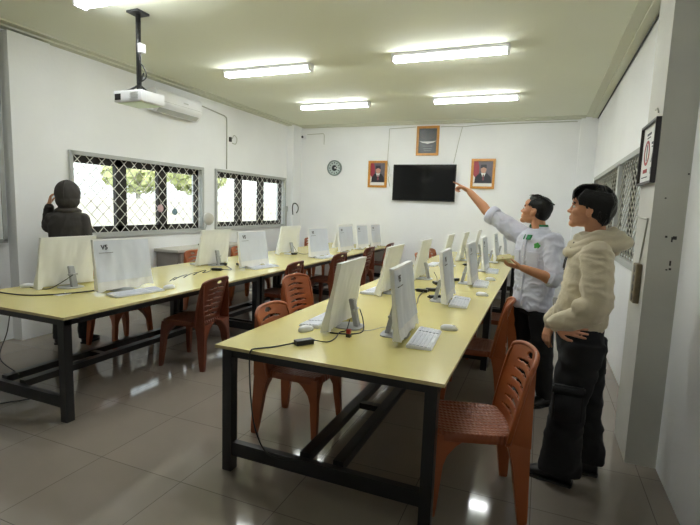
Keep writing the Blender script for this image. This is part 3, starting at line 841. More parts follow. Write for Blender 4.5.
# curved hook pipe near left rear corner
cable([(-5.02,8.99,1.32),(-5.02,8.97,1.42),(-5.02,8.97,1.50),(-4.99,8.96,1.56),(-4.93,8.96,1.56),(-4.88,8.96,1.50),(-4.88,8.96,1.42),(-4.92,8.96,1.36)],'dark curved hook on the column in the left rear corner',.012,'cable',name='wall_hook',cat='hook')
r=obj('junction_box', bx(XL,XL+.04,8.945,8.995,1.38,1.50,bevel=.004), M['frame_grey']); tag(r,'small grey switch box between the far window and the corner column','switch')
cable([(XL+.02,8.97,1.38),(XL+.02,8.97,1.1),(XL+.02,8.98,.9)],'grey conduit below the switch box beside the far window',.008,'cable_grey')
# air conditioner
r=empty('air_conditioner',(XL,5.56,2.78)); 
bm=bmesh.new(); sec=[(0,0),(.13,-.01),(.19,.05),(.205,.13),(.20,.27),(.17,.295),(0,.295)]
for i,(yy) in enumerate((-.46,.46)): pass
a=[bm.verts.new((p[0],-.46,p[1])) for p in sec]; b=[bm.verts.new((p[0],.46,p[1])) for p in sec]
bm.faces.new(a); bm.faces.new(list(reversed(b)))
for i in range(len(sec)): bm.faces.new((a[i],a[(i+1)%len(sec)],b[(i+1)%len(sec)],b[i]))
bmesh.ops.bevel(bm, geom=bm.edges[:], offset=.008, segments=2, affect='EDGES')
obj('casing', bm, M['white_plastic'], r, smooth=True, angle=35)
bm=bmesh.new(); hexa(bm,[(.125,-.40,-.012),(.18,-.40,.038),(.18,.40,.038),(.125,.40,-.012)],[(.130,-.40,-.017),(.187,-.40,.032),(.187,.40,.032),(.130,.40,-.017)]); obj('air_flap', bm, M['frame_grey'], r)
bm=bmesh.new(); box(bm,.2035,.2065,-.45,.45,.125,.129); obj('panel_seam', bm, M['frame_grey'], r)
bm=bmesh.new(); box(bm,.206,.2075,.05,.15,.17,.19); obj('badge', bm, M['frame_grey'], r)
tag(r,'white split air conditioner high on the left wall behind the projector','air conditioner')
cable([(XL+.015,6.04,3.02),(XL+.015,6.15,3.06),(XL+.015,6.7,3.02),(XL+.015,6.84,3.0),(XL+.015,6.88,2.9),(XL+.015,6.88,2.2),(XL+.015,6.88,2.12)],'grey conduit from the air conditioner bending down to the far window',.010,'cable_grey',name='wall_conduit')
cable([(XL+.03,7.02,2.66),(XL+.03,7.07,2.72),(XL+.03,7.15,2.68),(XL+.03,7.12,2.58),(XL+.03,7.02,2.58)],'small coil of cable on the left wall right of the conduit',.007,'cable_grey',name='cable_coil')
r=obj('junction_box', bx(XL,XL+.03,6.96,7.01,2.60,2.68,bevel=.004), M['dark_frame']); tag(r,'small dark socket on the left wall beside the conduit','socket')
# projector and mount
r=empty('projector',(-3.56,3.42,ZC))
obj('ceiling_plate', bx(-.07,.07,-.07,.07,-.02,0,bevel=.003), M['black'], r)
bm=bmesh.new(); cyl(bm,(0,0,-.02),(0,0,-.68),.022,14); cyl(bm,(.018,-.02,-.1),(.018,-.02,-.62),.012,10); obj('pole', bm, M['black'], r, smooth=True)
obj('cable_box', bx(.02,.06,-.03,.03,-.36,-.28,bevel=.004), M['white_plastic'], r)
bm=bmesh.new()
for sx,sy in ((-1,-1),(1,-1),(1,1),(-1,1)): tube(bm,[(0,0,-.64),(sx*.05,sy*.05,-.69),(sx*.11,sy*.09,-.715)],.010,8)
obj('mount_arm', bm, M['black'], r, smooth=True)
bm=bmesh.new(); tube(bm,[(.03,-.02,-.45),(.09,-.03,-.50),(.11,-.02,-.58),(.05,-.03,-.62),(.10,-.04,-.55),(.04,-.02,-.66),(.0,.1,-.70)],.006,6); obj('cable_loop', bm, M['cable'], r, smooth=True)
pj=obj('projector_body', bx(-.17,.17,-.14,.14,-.82,-.715,bevel=.016), M['white_plastic'], r, smooth=True, angle=40); 
bm=bmesh.new(); box(bm,-.15,-.08,-.143,-.138,-.80,-.745); obj('lens_window', bm, M['black'], pj)
bm=bmesh.new()
for k in range(6): box(bm,.03,.13,-.143,-.138,-.805+k*.013,-.80+k*.013)
obj('front_grille', bm, M['frame_grey'], pj)
M['projector_reflection']=mat('painted_green_reflection',(205,225,190),.3)  # greenish glossy reflection on the projector underside, put into the colour
obj('bottom_panel', bx(-.14,.14,-.12,.12,-.824,-.818), M['projector_reflection'], pj)
tag(r,'white projector hanging from the ceiling on a black pole','projector')
# right pillar: poster, extension socket, cable
r=empty('framed_poster',(.60,3.48,1.94)); 
bm=bmesh.new(); w,h=.22,.19
for a in ((-w,w,-h,-h+.014),(-w,w,h-.014,h),(-w,-w+.014,-h+.014,h-.014),(w-.014,w,-h+.014,h-.014)): box(bm,-.03,-.002,a[0],a[1],a[2],a[3])
obj('frame', bm, M['dark_frame'], r); obj('poster_sheet', bx(-.012,-.002,-w+.014,w-.014,-h+.014,h-.014), M['paper'], r)
for nm,mm,rows in (('poster_title','darkprint',((.09,-.03,.118,.132),(.08,-.02,.10,.106))),('poster_text','darkprint',((-.07,-.15,.05,.064),(-.08,-.15,.032,.04))),('poster_caption','red',((.12,.0,-.115,-.092),)),('poster_footer','darkprint',((.15,-.02,-.145,-.140),))):
    bm=bmesh.new()
    for (ya,yb,za,zb) in rows:
        n=max(4,int(abs(ya-yb)/.014))
        for k in range(n):
            q0=ya+(yb-ya)*k/n; q1=ya+(yb-ya)*(k+.7)/n; box(bm,-.0145,-.0115,min(q0,q1),max(q0,q1),za,zb)
    obj(nm,bm,M[mm],r)
bm=bmesh.new(); q=[]
for k in range(32):
    a=2*PI*k/32
    q.append([bm.verts.new((x,.055+rr*math.cos(a),.01+rr*math.sin(a))) for x,rr in ((-.0125,.062),(-.0125,.078),(-.015,.078),(-.015,.062))])
for k in range(32):
    for i in range(4): bm.faces.new((q[k][i],q[k][(i+1)%4],q[(k+1)%32][(i+1)%4],q[(k+1)%32][i]))
obj('poster_ring', bm, M['red'], r)
bm=bmesh.new(); box(bm,-.0145,-.0125,.048,.062,-.04,.06); box(bm,-.0145,-.0125,-.14,-.10,-.13,-.09); hexa(bm,[(-.0145,-.10,-.06),(-.0125,-.10,-.06),(-.0125,-.13,0.0),(-.0145,-.13,0)],[(-.0145,-.09,-.055),(-.0125,-.09,-.055),(-.0125,-.12,.005),(-.0145,-.12,.005)])
obj('poster_marks', bm, M['darkprint'], r)
r.rotation_euler=(0,R(0),0)
tag(r,'dark framed warning poster with a red ring high on the right pillar','poster')
r=empty('extension_socket',(.60,3.40,1.13))
M['socket']=mat('aged_socket_plastic',(120,108,86),.6,var=.15,scale=30)
obj('casing', bx(-.035,-.001,-.055,.055,-.125,.125,bevel=.008), M['socket'], r)
for k in range(4):
    bm=bmesh.new(); cyl(bm,(-.037,0,.09-k*.06),(-.034,0,.09-k*.06),.023,18); o=obj('outlet', bm, M['dark_frame'], r)
tag(r,'brown four outlet extension socket on the right pillar','socket')
cable([(.594,3.44,1.25),(.594,3.40,1.35),(.594,3.36,1.45),(.594,3.33,1.53),(.594,3.38,1.535),(.594,3.55,1.54),(.594,3.69,1.545)],'thin grey cable going up from the extension socket on the pillar',.005,'cable_grey')
cable([(.594,3.36,2.17),(.594,3.40,2.2),(.594,3.45,2.2)],'short dark hook wire above the framed poster',.005,'cable_grey',name='wall_hook',cat='hook')
# pillar scars
bm=bmesh.new()
for (x,z,w,h) in ((.685,1.435,.012,.012),(.715,1.42,.008,.03),(.728,1.43,.02,.02),(.72,1.28,.009,.03),(.705,1.24,.010,.008),(.722,1.245,.012,.012),(.66,1.66,.009,.008),(.76,1.8,.009,.009)):
    box(bm,x-w/2,x+w/2,3.257,3.261,z-h/2,z+h/2)
o=obj('paint_chips', bm, M['dark_frame']); o['kind']='structure'; o.name='trim_9'
# cabinet behind left tables
r=empty('low_cabinet',(XL,5.0,0))
obj('body', bx(.01,.42,.24,1.9,0,.80), M['cabinet'], r); obj('cabinet_top', bx(.005,.45,.20,1.94,.80,.84,bevel=.004), M['cabinet_top'], r)
for k in range(3): d=obj('door', bx(.42,.435,.26+k*.55,.79+k*.55,.04,.78), M['cabinet'], r); obj('handle', bx(.435,.45,.30+k*.55,.32+k*.55,.5,.6), M['steel'], d)
tag(r,'low grey cabinet with pale top under the left windows','cabinet')
# lamp-like round thing on bent stem
r=empty('desk_lamp',(XL+.15,6.08,.84))
bm=bmesh.new(); cyl(bm,(0,0,0),(0,0,.02),.07,20); obj('base', bm, M['dark_frame'], r)
bm=bmesh.new(); tube(bm,[(0,0,.02),(-.01,.01,.12),(.0,.05,.24),(.0,.10,.34)],.012,8); obj('stem', bm, M['frame_grey'], r, smooth=True)
bm=bmesh.new(); ell(bm,(0.01,.14,.42),(.07,.10,.10)); obj('head', bm, M['cabinet_top'], r, smooth=True)
tag(r,'small lamp with round cream head on a bent stem between the two left windows','lamp')
# ornaments on window mesh
for i,(y,z,m,l) in enumerate(((5.33,1.42,'tag_pink','small pink round ornament hanging on the mesh of the nearer window'),(5.62,1.37,'tag_blue','small blue grey ornament hanging on the mesh of the nearer window'))):
    M[m]=mat(m,(205,170,175) if i==0 else (120,150,160),.5)
    r=empty('hanging_ornament',(XL+.005,y,z)); bm=bmesh.new(); cyl(bm,(0.0,0,0),(.012,0,0),.055,6 if i else 14); obj('disc', bm, M[m], r)
    bm=bmesh.new(); tube(bm,[(.006,0,.05),(.004,.004,.09),(.0,0,.115)],.002,5); obj('hook', bm, M['mesh_white'], r); tag(r,l,'ornament')
#@PEOPLE0@
# ------------------------------------------------------------------ people
UP=V((0,0,1))
def frame(f, u=UP):
    f=V(f).normalized(); l=V(u).cross(f).normalized(); u2=f.cross(l)
    return f,l,u2
def head_shape(bm, c, f, s, u=UP):
    f,l,u=frame(f,u); c=V(c)
    rot=Matrix((f,l,u)).transposed()
    def e(a,b,z,ra,rb,rz,tilt=0,seg=24):
        rr = rot @ Matrix.Rotation(tilt,3,'Y')
        ell(bm, c+(f*a+l*b+u*z)*s, (ra*s,rb*s,rz*s), rr, seg=seg, rings=16)
    e(-.012,0,.030,.098,.076,.092)            # skull
    e(.030,0,.000,.058,.066,.070)             # forehead / face
    e(.034,0,-.045,.055,.056,.062)            # cheeks
    e(.020,0,-.070,.060,.052,.038,R(12))      # jaw
    e(.062,0,-.098,.026,.028,.022)            # chin
    e(.054,0,-.066,.032,.034,.030)            # mouth mound
    e(.086,0,.016,.012,.045,.010)             # brow
    e(.060,0,.045,.040,.055,.040)
    e(.089,0,-.010,.011,.010,.030,R(-20))     # nose bridge
    e(.100,0,-.031,.0135,.012,.0105)            # nose tip
    for b in (-1,1):
        e(.096,b*.011,-.034,.010,.008,.008)
        e(.055,b*.040,-.030,.030,.022,.024)   # cheekbone
        e(-.010,b*.080,-.012,.021,.009,.034,R(-12))
        e(-.016,b*.088,-.008,.012,.006,.026,R(-12))
        e(-.004,b*.086,.010,.017,.006,.010)
    e(.083,0,-.060,.010,.022,.0065); e(.081,0,-.074,.010,.019,.007)
    return f,l,u
def face_parts(parent, off, c, f, s, u=UP, brow=True):
    f,l,u=frame(f,u); c=V(c); rot=Matrix((f,l,u)).transposed()
    def P(a,b,z): return c+(f*a+l*b+u*z)*s-off
    for b in (-1,1):
        bm=bmesh.new(); ell(bm,P(.078,b*.031,-.002),(.0105*s,.014*s,.0065*s),rot,16,10); ey=obj('eye',bm,M['eye'],parent,smooth=True)
        bm=bmesh.new(); ell(bm,P(.086,b*.032,-.002),(.0045*s,.006*s,.006*s),rot,12,8); obj('iris',bm,M['iris'],ey,smooth=True)
        bm=bmesh.new(); tube(bm,[P(.084,b*.014,.018),P(.088,b*.03,.024),P(.078,b*.05,.018)],.0042*s,8); obj('eyebrow',bm,M['hair'],parent,smooth=True)
    bm=bmesh.new(); ell(bm,P(.0865,0,-.0605),(.0075*s,.019*s,.0055*s),rot,14,8); ell(bm,P(.0845,0,-.0735),(.0075*s,.017*s,.006*s),rot,14,8); obj('lips',remesh(bm,.003,2),M['lip'],parent,smooth=True)
def hand_shape(bm, wrist, d, n, thumb, s=1, curls=(.3,.3,.35,.4), tcurl=.3, spread=.05):
    """d finger direction, n palm normal, thumb = +1/-1 side along d x n"""
    d=V(d).normalized(); n=(V(n)-d*V(n).dot(d)).normalized(); t=d.cross(n)*thumb; w=V(wrist)
    rings=[]
    for k,(a,wd,th) in enumerate(((-.02,.024,.019),(.0,.025,.018),(.03,.034,.017),(.06,.039,.015),(.088,.037,.012),(.096,.030,.008))):
        rings.append((w+d*a*s, t*wd*s, n*th*s))
    ring_loft(bm, rings, 18, 2.6)
    lens=(.070,.078,.072,.056)
    for i in range(4):
        o=(.029-.0195*i)*s
        b=w+d*.075*s+t*o
        dd=(d+t*spread*(1.5-i)).normalized(); pts=[b,b+dd*.018*s]; cur=dd; ax=n
        p=pts[-1]; L=lens[i]*s
        for q in (.45,.31,.24):
            a=curls[i]; cur=(cur*math.cos(a)+ax*math.sin(a)).normalized()
            ax=(ax*math.cos(a)-(dd if 0 else V((0,0,0))) ) if 0 else None or (n*math.cos(a*(len(pts)-1))-dd*math.sin(a*(len(pts)-1))).normalized()
            p=p+cur*L*q; pts.append(p)
        rs=[.0085*s,.0088*s,.0082*s,.0076*s,.0065*s]
        for k in range(len(pts)-1):
            tube(bm,[pts[k],pts[k+1]],(lambda a,b:(lambda t_:a*(1-t_)+b*t_))(rs[k],rs[k+1]),10,smooth=False)
        for k in range(len(pts)): ell(bm,pts[k],(rs[k],)*3,seg=10,rings=8)
    b=w+d*.02*s+t*.024*s; d1=(d*.62+t*.75+n*.2).normalized(); p1=b+d1*.038*s; d2=(d*math.cos(tcurl)+t*.45+n*math.sin(tcurl)).normalized(); p2=p1+d2*.032*s; d3=(d+n*math.sin(tcurl)*1.2+t*.1).normalized(); p3=p2+d3*.025*s
    rs=[.015*s,.0115*s,.0098*s,.0078*s]; pts=[b,p1,p2,p3]
    for k in range(3): tube(bm,[pts[k],pts[k+1]],(lambda a,b:(lambda t_:a*(1-t_)+b*t_))(rs[k],rs[k+1]),10,smooth=False)
    for k in range(4): ell(bm,pts[k],(rs[k],)*3,seg=10,rings=8)
def shift(me, off):
    me.transform(Matrix.Translation(-off)); return me
def torso(bm, rings, f, l, power=2.3):
    ring_loft(bm, [(c, V(l)*w, V(f)*d) for c,w,d in rings], 32, power)
def hair_locks(bm, starts, r0=.012):
    for pts in starts: tube(bm, pts, (lambda t: r0*(1-.85*t)), 6, n=4)
def shoe(bm, heel, toe, w=.045):
    h=V(heel); t=V(toe); d=(t-h); L=d.length; d.normalize(); s=V((-d.y,d.x,0))
    rs=[]
    for a,ww,ht in ((-.01,.6,.05),(.04,.85,.085),(.25,.9,.09),(.45,.95,.075),(.7,1.08,.055),(.88,.95,.042),(1.0,.55,.03)):
        rs.append((h+d*L*a+V((0,0,ht/2)), s*w*ww, V((0,0,ht/2))))
    ring_loft(bm, rs, 24, 2.8)
def sole(bm, heel, toe, w=.05):
    h=V(heel); t=V(toe); d=(t-h); L=d.length; d.normalize(); s=V((-d.y,d.x,0))
    out=[(-.03,.5),(.0,.8),(.2,.85),(.45,.82),(.7,1.0),(.9,.9),(1.02,.5)]
    a=[h+d*L*x+s*w*y for x,y in out]+[h+d*L*x-s*w*y for x,y in reversed(out)]
    b0=[bm.verts.new((p.x,p.y,0)) for p in a]; b1=[bm.verts.new((p.x,p.y,.018)) for p in a]
    bm.faces.new(list(reversed(b0))); bm.faces.new(b1)
    for i in range(len(a)): bm.faces.new((b0[i],b0[(i+1)%len(a)],b1[(i+1)%len(a)],b1[i]))

# ---- young man in the beige hoodie, hand on hip, looking up to the left
def man_hoodie():
    base=V((.26,2.88,0)); f,l,u=V((-1,.03,0)).normalized(),V((-.03,-1,0)).normalized(),UP
    hf=(-.97,.10,.17); hc=V((.232,2.85,1.578)); hs=.93; hu=V((.17,0,1))
    bm=bmesh.new(); head_shape(bm,hc,hf,hs,hu)
    limb(bm,[(.262,2.85,1.53),(.275,2.85,1.45),(.295,2.855,1.37)],[.052,.052,.062])
    torso(bm,[((xx,2.86,z),w,d) for xx,z,w,d in ((.25,.86,.12,.08),(.25,1.0,.12,.085),(.262,1.2,.15,.09),(.275,1.32,.16,.085),(.28,1.40,.10,.07))],f,l)
    Ls,Le,Lw=V((.275,2.70,1.335)),V((.285,2.60,1.09)),V((.120,2.665,.965))
    Rs,Re,Rw=V((.28,3.03,1.335)),V((.24,3.12,1.07)),V((.10,3.03,.90))
    limb(bm,[Ls,Le,Lw],[.05,.042,.027]); limb(bm,[Rs,Re,Rw],[.05,.042,.027])
    hand_shape(bm,Lw+V((-.005,.0,-.01)),(1,.10,-.12),(.0,1,.0),-1,.95,(.10,.12,.14,.18),.2,.06)
    hand_shape(bm,Rw,(-.25,-.25,-1),(.6,.5,0),1,.95,(.3,.3,.35,.4),.3)
    for hip,kn,an in (((.25,2.80,.86),(.22,2.79,.49),(.225,2.82,.09)),((.26,2.93,.86),(.315,2.985,.49),(.365,3.03,.09))):
        limb(bm,[hip,kn,an],[.075,.055,.038])
    limb(bm,[(.25,2.81,.88),(.25,2.92,.88)],[.08,.08])
    body=obj('person',shift(remesh(bm,.0042,2),base),M['skin2'],smooth=True); body.location=base
    tag(body,'person in beige hoodie and black cargo trousers, hand on hip, looking up left','person')
    body['label']='person in beige hoodie and black cargo trousers, hand on hip, looking up left'
    face_parts(body,base,hc,hf,hs,hu)
    # hair
    F,Lf,U=frame(hf,hu); bm=bmesh.new()
    rot=Matrix((F,Lf,U)).transposed()
    def P(a,b,z): return hc+(F*a+Lf*b+U*z)*hs
    ell(bm,P(-.026,0,.052),(.108*hs,.088*hs,.088*hs),rot,28,18)
    ell(bm,P(-.060,0,.018),(.082*hs,.082*hs,.088*hs),rot,24,16)
    ell(bm,P(.035,0,.092),(.066*hs,.070*hs,.042*hs),rot,24,16)
    ell(bm,P(-.080,0,-.030),(.048*hs,.066*hs,.055*hs),rot,24,16); ell(bm,P(.030,0,.060),(.066*hs,.082*hs,.050*hs),rot,24,16)
    rnd=random.Random(3)
    for side in (-1,1):
        for k in range(16):   # side hair over the temple
            a=.062-.011*k; x0=P(a*.7-.01,side*.062,.095)
            zend=(.012 if a>.03 else -.004) if a>-.002 else -.03-.03*min(1,(-a)/.05)
            hair_locks(bm,[[x0,P(a-.004,side*.088,.055),P(a-.008+rnd.uniform(-.006,.006),side*.090,.02),P(a-.012+rnd.uniform(-.008,.008),side*.083,zend)]],.016)
    for k in range(22):       # fringe
        b=-.07+.14*k/21
        hair_locks(bm,[[P(.00,b*.7,.130),P(.065,b*.85,.122),P(.100+rnd.uniform(-.004,.004),b,.085),P(.104+rnd.uniform(-.006,.006)-abs(b)*.25,b+rnd.uniform(-.008,.008),.045+rnd.uniform(-.016,.012))]],.013)
    for k in range(60):       # crown and nape texture
        a=rnd.uniform(-.13,.05); b=rnd.uniform(-.06,.06)
        hair_locks(bm,[[P(a*.4,b*.5,.136),P(a*.6-.01,b,.138-abs(a)*.2+rnd.uniform(-.002,.005)),P(a*.85-.01,b*1.15,.118-abs(a)*.45+rnd.uniform(-.006,.006))]],.012)
    for k in range(24):
        b=-.07+.14*k/23
        hair_locks(bm,[[P(-.115,b*.9,.06),P(-.132+abs(b)*.3,b,.02),P(-.122+abs(b)*.3,b,-.03),P(-.098+abs(b)*.2,b*.95,-.080+rnd.uniform(-.012,.008))]],.013)
    me=remesh(bm,.0038,1); obj('hair',shift(me,base),M['hair'],body,smooth=True)
    # hoodie
    bm=bmesh.new()
    torso(bm,[((.240,2.87,.925),.148,.122),((.238,2.87,.95),.160,.134),((.238,2.865,1.0),.172,.138),((.248,2.86,1.10),.182,.128),((.258,2.86,1.22),.195,.118),((.266,2.86,1.32),.195,.108),((.270,2.86,1.385),.150,.092),((.270,2.86,1.43),.085,.080),((.268,2.855,1.455),.068,.068)],f,l)
    limb(bm,[Ls,Ls.lerp(Le,.5)+V((0,-.008,0)),Le,Le.lerp(Lw,.5)+V((0,0,-.012)),Lw+V((-.012,-.005,.01))],[.080,.078,.068,.058,.042])
    limb(bm,[Rs,Re,Rw],[.08,.075,.05])
    for (p,r) in ((Lw+V((.03,-.01,.018)),.044),(Le+V((-.05,-.005,-.01)),.058)): ell(bm,p,(r*1.1,r,r*.9),seg=16,rings=10)
    me=remesh(bm,.007,3); wrinkle(me,.007,6,(1,1,2.2),3); wrinkle(me,.004,14,(1,1,1.5),8)
    ho=obj('hoodie',shift(me,base),M['hoodie'],body,smooth=True)
    bm=bmesh.new(); ring_loft(bm,[((.240,2.87,.910),l*.146,f*.120),((.240,2.87,.95),l*.152,f*.127)],40,2.3)
    o=obj('waist_band',shift(remesh(bm,.007,1),base),M['hoodie'],ho,smooth=True)
    bm=bmesh.new()
    d=(Lw-Le).normalized(); limb(bm,[Lw+d*-.03,Lw+d*.01],[.036,.034]); obj('cuff',shift(remesh(bm,.006,1),base),M['hoodie'],ho,smooth=True)
    # hood lying on the back, open collar in front
    bm=bmesh.new()
    for (r0,h,rad,drop) in ((.075,1.452,.026,.02),(.098,1.428,.030,.03),(.118,1.40,.030,.035)):
        pts=[]
        for k in range(25):
            a=PI*2*k/24; ca,sa=math.cos(a),math.sin(a)
            back=(1+ca)/2
            pts.append(V((.268+ca*r0*(1+.30*back*(r0/.1)),2.855+sa*r0*.95,h-drop*(1-back)*1.7-.012*math.sin(a*2)**2+.012*back)))
        tube(bm,pts,rad,10,n=2)
    ell(bm,(.350,2.855,1.405),(.060,.095,.045),Matrix.Rotation(R(25),3,'Y'),20,14)
    ell(bm,(.372,2.85,1.375),(.032,.055,.045),Matrix.Rotation(R(10),3,'Y'),20,14)
    me=remesh(bm,.006,2); wrinkle(me,.005,9,(1,1,1),5)
    obj('hood',shift(me,base),M['hoodie'],ho,smooth=True)
    bm=bmesh.new(); 
    for y in (2.80,2.90):
        bm=bmesh.new(); tube(bm,[(.170,y,1.40),(.148,y-.005,1.34),(.135,y-.01,1.28),(.132,y-.01,1.245)],.003,6); obj('drawstring',shift_bm(bm,base),M['dark_frame'],ho,smooth=True)
    # trousers: wide legs, cargo pocket
    bm=bmesh.new()
    torso(bm,[((.260,2.865,.78),.165,.120),((.248,2.865,.88),.155,.118),((.242,2.865,.955),.146,.116),((.240,2.865,1.0),.14,.112)],f,l)
    for pts,rd in (([(.265,2.785,.86),(.240,2.79,.68),(.215,2.795,.48),(.205,2.81,.27),(.205,2.82,.085)],[(.098,.105),(.090,.104),(.084,.088),(.084,.098),(.088,.118)]),
                   ([(.290,2.945,.86),(.30,2.965,.68),(.315,2.99,.48),(.340,3.01,.27),(.360,3.02,.085)],[(.095,.105),(.085,.10),(.080,.092),(.080,.092),(.080,.10)])):
        ring_loft(bm,[(p,l*a,f*b) for p,(a,b) in zip(pts,rd)],28,2.2)
    me=remesh(bm,.008,3); wrinkle(me,.009,5,(1,1,1.7),12); wrinkle(me,.004,12,(1,1,1.2),2)
    tr=obj('trousers',shift(me,base),M['trouser'],body,smooth=True)
    for (c,w) in (((.205,2.695,.53),0),((.34,3.085,.55),1)):
        bm=bmesh.new(); box(bm,c[0]-.075,c[0]+.075,c[1]-.018,c[1]+.018,c[2]-.10,c[2]+.06); bmesh.ops.bevel(bm,geom=bm.edges[:],offset=.012,segments=3,affect='EDGES')
        pk=obj('cargo_pocket',shift_bm(bm,base),M['trouser'],tr,smooth=True)
        bm=bmesh.new(); box(bm,c[0]-.082,c[0]+.082,c[1]-.024,c[1]+.024,c[2]+.05,c[2]+.10); bmesh.ops.bevel(bm,geom=bm.edges[:],offset=.009,segments=3,affect='EDGES')
        obj('pocket_flap',shift_bm(bm,base),M['trouser'],pk,smooth=True)
    for h,t in (((.27,2.83,0),(.035,2.875,0)),((.42,3.02,0),(.215,3.03,0))):
        bm=bmesh.new(); shoe(bm,(h[0],h[1],.012),(t[0],t[1],.012),.046); s=obj('shoe',shift_bm(bm,base),M['shoe'],body,smooth=True)
        bm=bmesh.new(); sole(bm,h,t,.052); obj('sole',shift_bm(bm,base),M['sole'],s)
def shift_bm(bm, off):
    bmesh.ops.translate(bm, verts=bm.verts, vec=-off); return bm
man_hoodie()

# ---- man in the white shirt pointing at the television
def man_shirt():
    base=V((-.02,4.05,0)); f=V((-.74,-.67,0)).normalized(); l=UP.cross(f)
    hf=(-.93,.24,.30); hu=V((.30,0,1)); hc=V((-.055,4.05,1.56)); hs=.98
    bm=bmesh.new(); head_shape(bm,hc,hf,hs,hu)
    limb(bm,[(-.035,4.045,1.51),(-.02,4.04,1.44),(-.01,4.04,1.36)],[.054,.053,.06])
    tc=lambda z: V((-.02,4.04,z))+V((.085,.045,0))*max(0,1-z/.85)
    torso(bm,[(tc(z),w,d) for z,w,d in ((.80,.15,.09),(1.0,.13,.09),(1.2,.15,.10),(1.32,.16,.09),(1.38,.10,.07))],f,l)
    Ls=tc(1.33)+l*.165; Rs=tc(1.35)-l*.175
    Le=V((.135,3.80,1.05)); Lw=V((-.105,3.70,1.135))
    Re=V((-.425,4.29,1.525)); Rw=V((-.625,4.37,1.715))
    limb(bm,[Ls,Le,Le.lerp(Lw,.4),Lw],[.052,.042,.040,.026]); limb(bm,[Rs,Re,Re.lerp(Rw,.35),Rw],[.052,.043,.042,.027])
    d=(Rw-Re).normalized()
    hand_shape(bm,Rw+d*.01,(-.80,.22,.42),(-.35,-.3,-.9),1,1.0,(.05,.9,1.0,1.05),.6,.03)
    d=(Lw-Le).normalized()
    hand_shape(bm,Lw+d*.01,(-.93,-.2,.18),(-.2,.25,1),-1,1.0,(.28,.32,.36,.42),.35,.04)
    for s,x in ((1,.09),(-1,.09)):
        hip=tc(.84)+l*s*.075; kn=tc(.48)+l*s*.10+f*.01; an=tc(.09)+l*s*.11
        limb(bm,[hip,kn,an],[.072,.056,.038])
    limb(bm,[tc(.86)-l*.06,tc(.86)+l*.06],[.075,.075])
    body=obj('person',shift(remesh(bm,.0042,2),base),M['skin'],smooth=True); body.location=base
    tag(body,'person in white shirt with green trim and black trousers, arm raised and finger pointing','person')
    face_parts(body,base,hc,hf,hs,hu)
    F,Lf,U=frame(hf,hu); rot=Matrix((F,Lf,U)).transposed(); rnd=random.Random(5)
    def P(a,b,z): return hc+(F*a+Lf*b+U*z)*hs
    bm=bmesh.new()
    ell(bm,P(-.030,0,.046),(.094*hs,.083*hs,.088*hs),rot,28,18); ell(bm,P(-.055,0,.012),(.068*hs,.076*hs,.082*hs),rot,24,16); ell(bm,P(.020,0,.090),(.062*hs,.060*hs,.040*hs),rot,24,16)
    for k in range(70):
        a=rnd.uniform(-.10,.055); b=rnd.uniform(-.06,.06)
        hair_locks(bm,[[P(a-.01,b,.125-abs(a)*.3),P(a+.008,b*1.05,.134-abs(a)*.35),P(a+.03,b*1.08,.124-abs(a)*.4)]],.008)
    for side in (-1,1):
        for k in range(9):
            a=.048-.012*k; hair_locks(bm,[[P(a*.8,side*.068,.08),P(a,side*.079,.04),P(a+.002,side*.077,.012 if a>-.01 else -.03)]],.009)
    obj('hair',shift(remesh(bm,.004,1),base),M['hair'],body,smooth=True)
    # shirt
    bm=bmesh.new()
    torso(bm,[(tc(.775),.178,.128),(tc(.86),.172,.124),(tc(1.0),.168,.120),(tc(1.14),.180,.124),(tc(1.26),.192,.124),(tc(1.345),.185,.108),(tc(1.39),.125,.085),(tc(1.42),.075,.070)],f,l)
    limb(bm,[Ls,Ls.lerp(Le,.5),Le+V((-.005,0,.015)),Le.lerp(Lw,.10)],[.078,.072,.066,.062])
    limb(bm,[Rs,Rs.lerp(Re,.5),Re.lerp(Rs,.10)],[.078,.076,.066])
    ell(bm,Rs.lerp(Re,.3)+V((0,0,-.04)),(.07,.06,.06))
    me=remesh(bm,.006,3); wrinkle(me,.010,7,(1.3,1.3,1),7); wrinkle(me,.005,14,(1,1,1.3),1)
    sh=obj('shirt',shift(me,base),M['shirt'],body,smooth=True)
    # rolled cuffs as bands
    def band(p,d,r,w,m,name,tilt=0):
        d=V(d).normalized(); a=d.orthogonal().normalized(); b=d.cross(a); bm=bmesh.new()
        ring_loft(bm,[(V(p)-d*w,a*r*.97,b*r*.97),(V(p)-d*w*.6,a*r*1.05,b*r*1.05),(V(p)+d*w*.6,a*r*1.08,b*r*1.08),(V(p)+d*w,a*r,b*r)],24)
        o=obj(name,shift_bm(bm,base),m,sh,smooth=True); return o
    band(Re.lerp(Rs,.08),Re-Rs,.076,.034,M['shirt'],'rolled_cuff'); band(Le.lerp(Lw,.12),Lw-Le,.064,.026,M['shirt'],'rolled_cuff')
    # collar: standing folded band with open front, green inside
    for (m,r,h0,h1,rr,name) in ((M['green'],.068,1.392,1.456,.003,'collar_lining'),(M['shirt'],.074,1.380,1.440,.007,'collar')):
        bm=bmesh.new(); rows=[]
        N_=28
        for k in range(N_+1):
            a=R(48)+R(264)*k/N_; dirv=f*math.cos(a)+l*math.sin(a); fr=max(0,math.cos(a))
            c=V((-.018,4.042,0))
            tip=fr*.06
            rows.append([bm.verts.new(c+dirv*(r+.022+fr*.03)+UP*(h0-.012-tip)),bm.verts.new(c+dirv*r+UP*h1),bm.verts.new(c+dirv*(r-rr)+UP*(h1-.004)),bm.verts.new(c+dirv*(r+.010)+UP*(h0-.02-tip*.8))])
        for k in range(N_):
            for i in range(4): bm.faces.new((rows[k][i],rows[k][(i+1)%4],rows[k+1][(i+1)%4],rows[k+1][i]))
        bm.faces.new(rows[0]); bm.faces.new(list(reversed(rows[-1])))
        obj(name,shift_bm(bm,base),m,sh,smooth=True,angle=50)
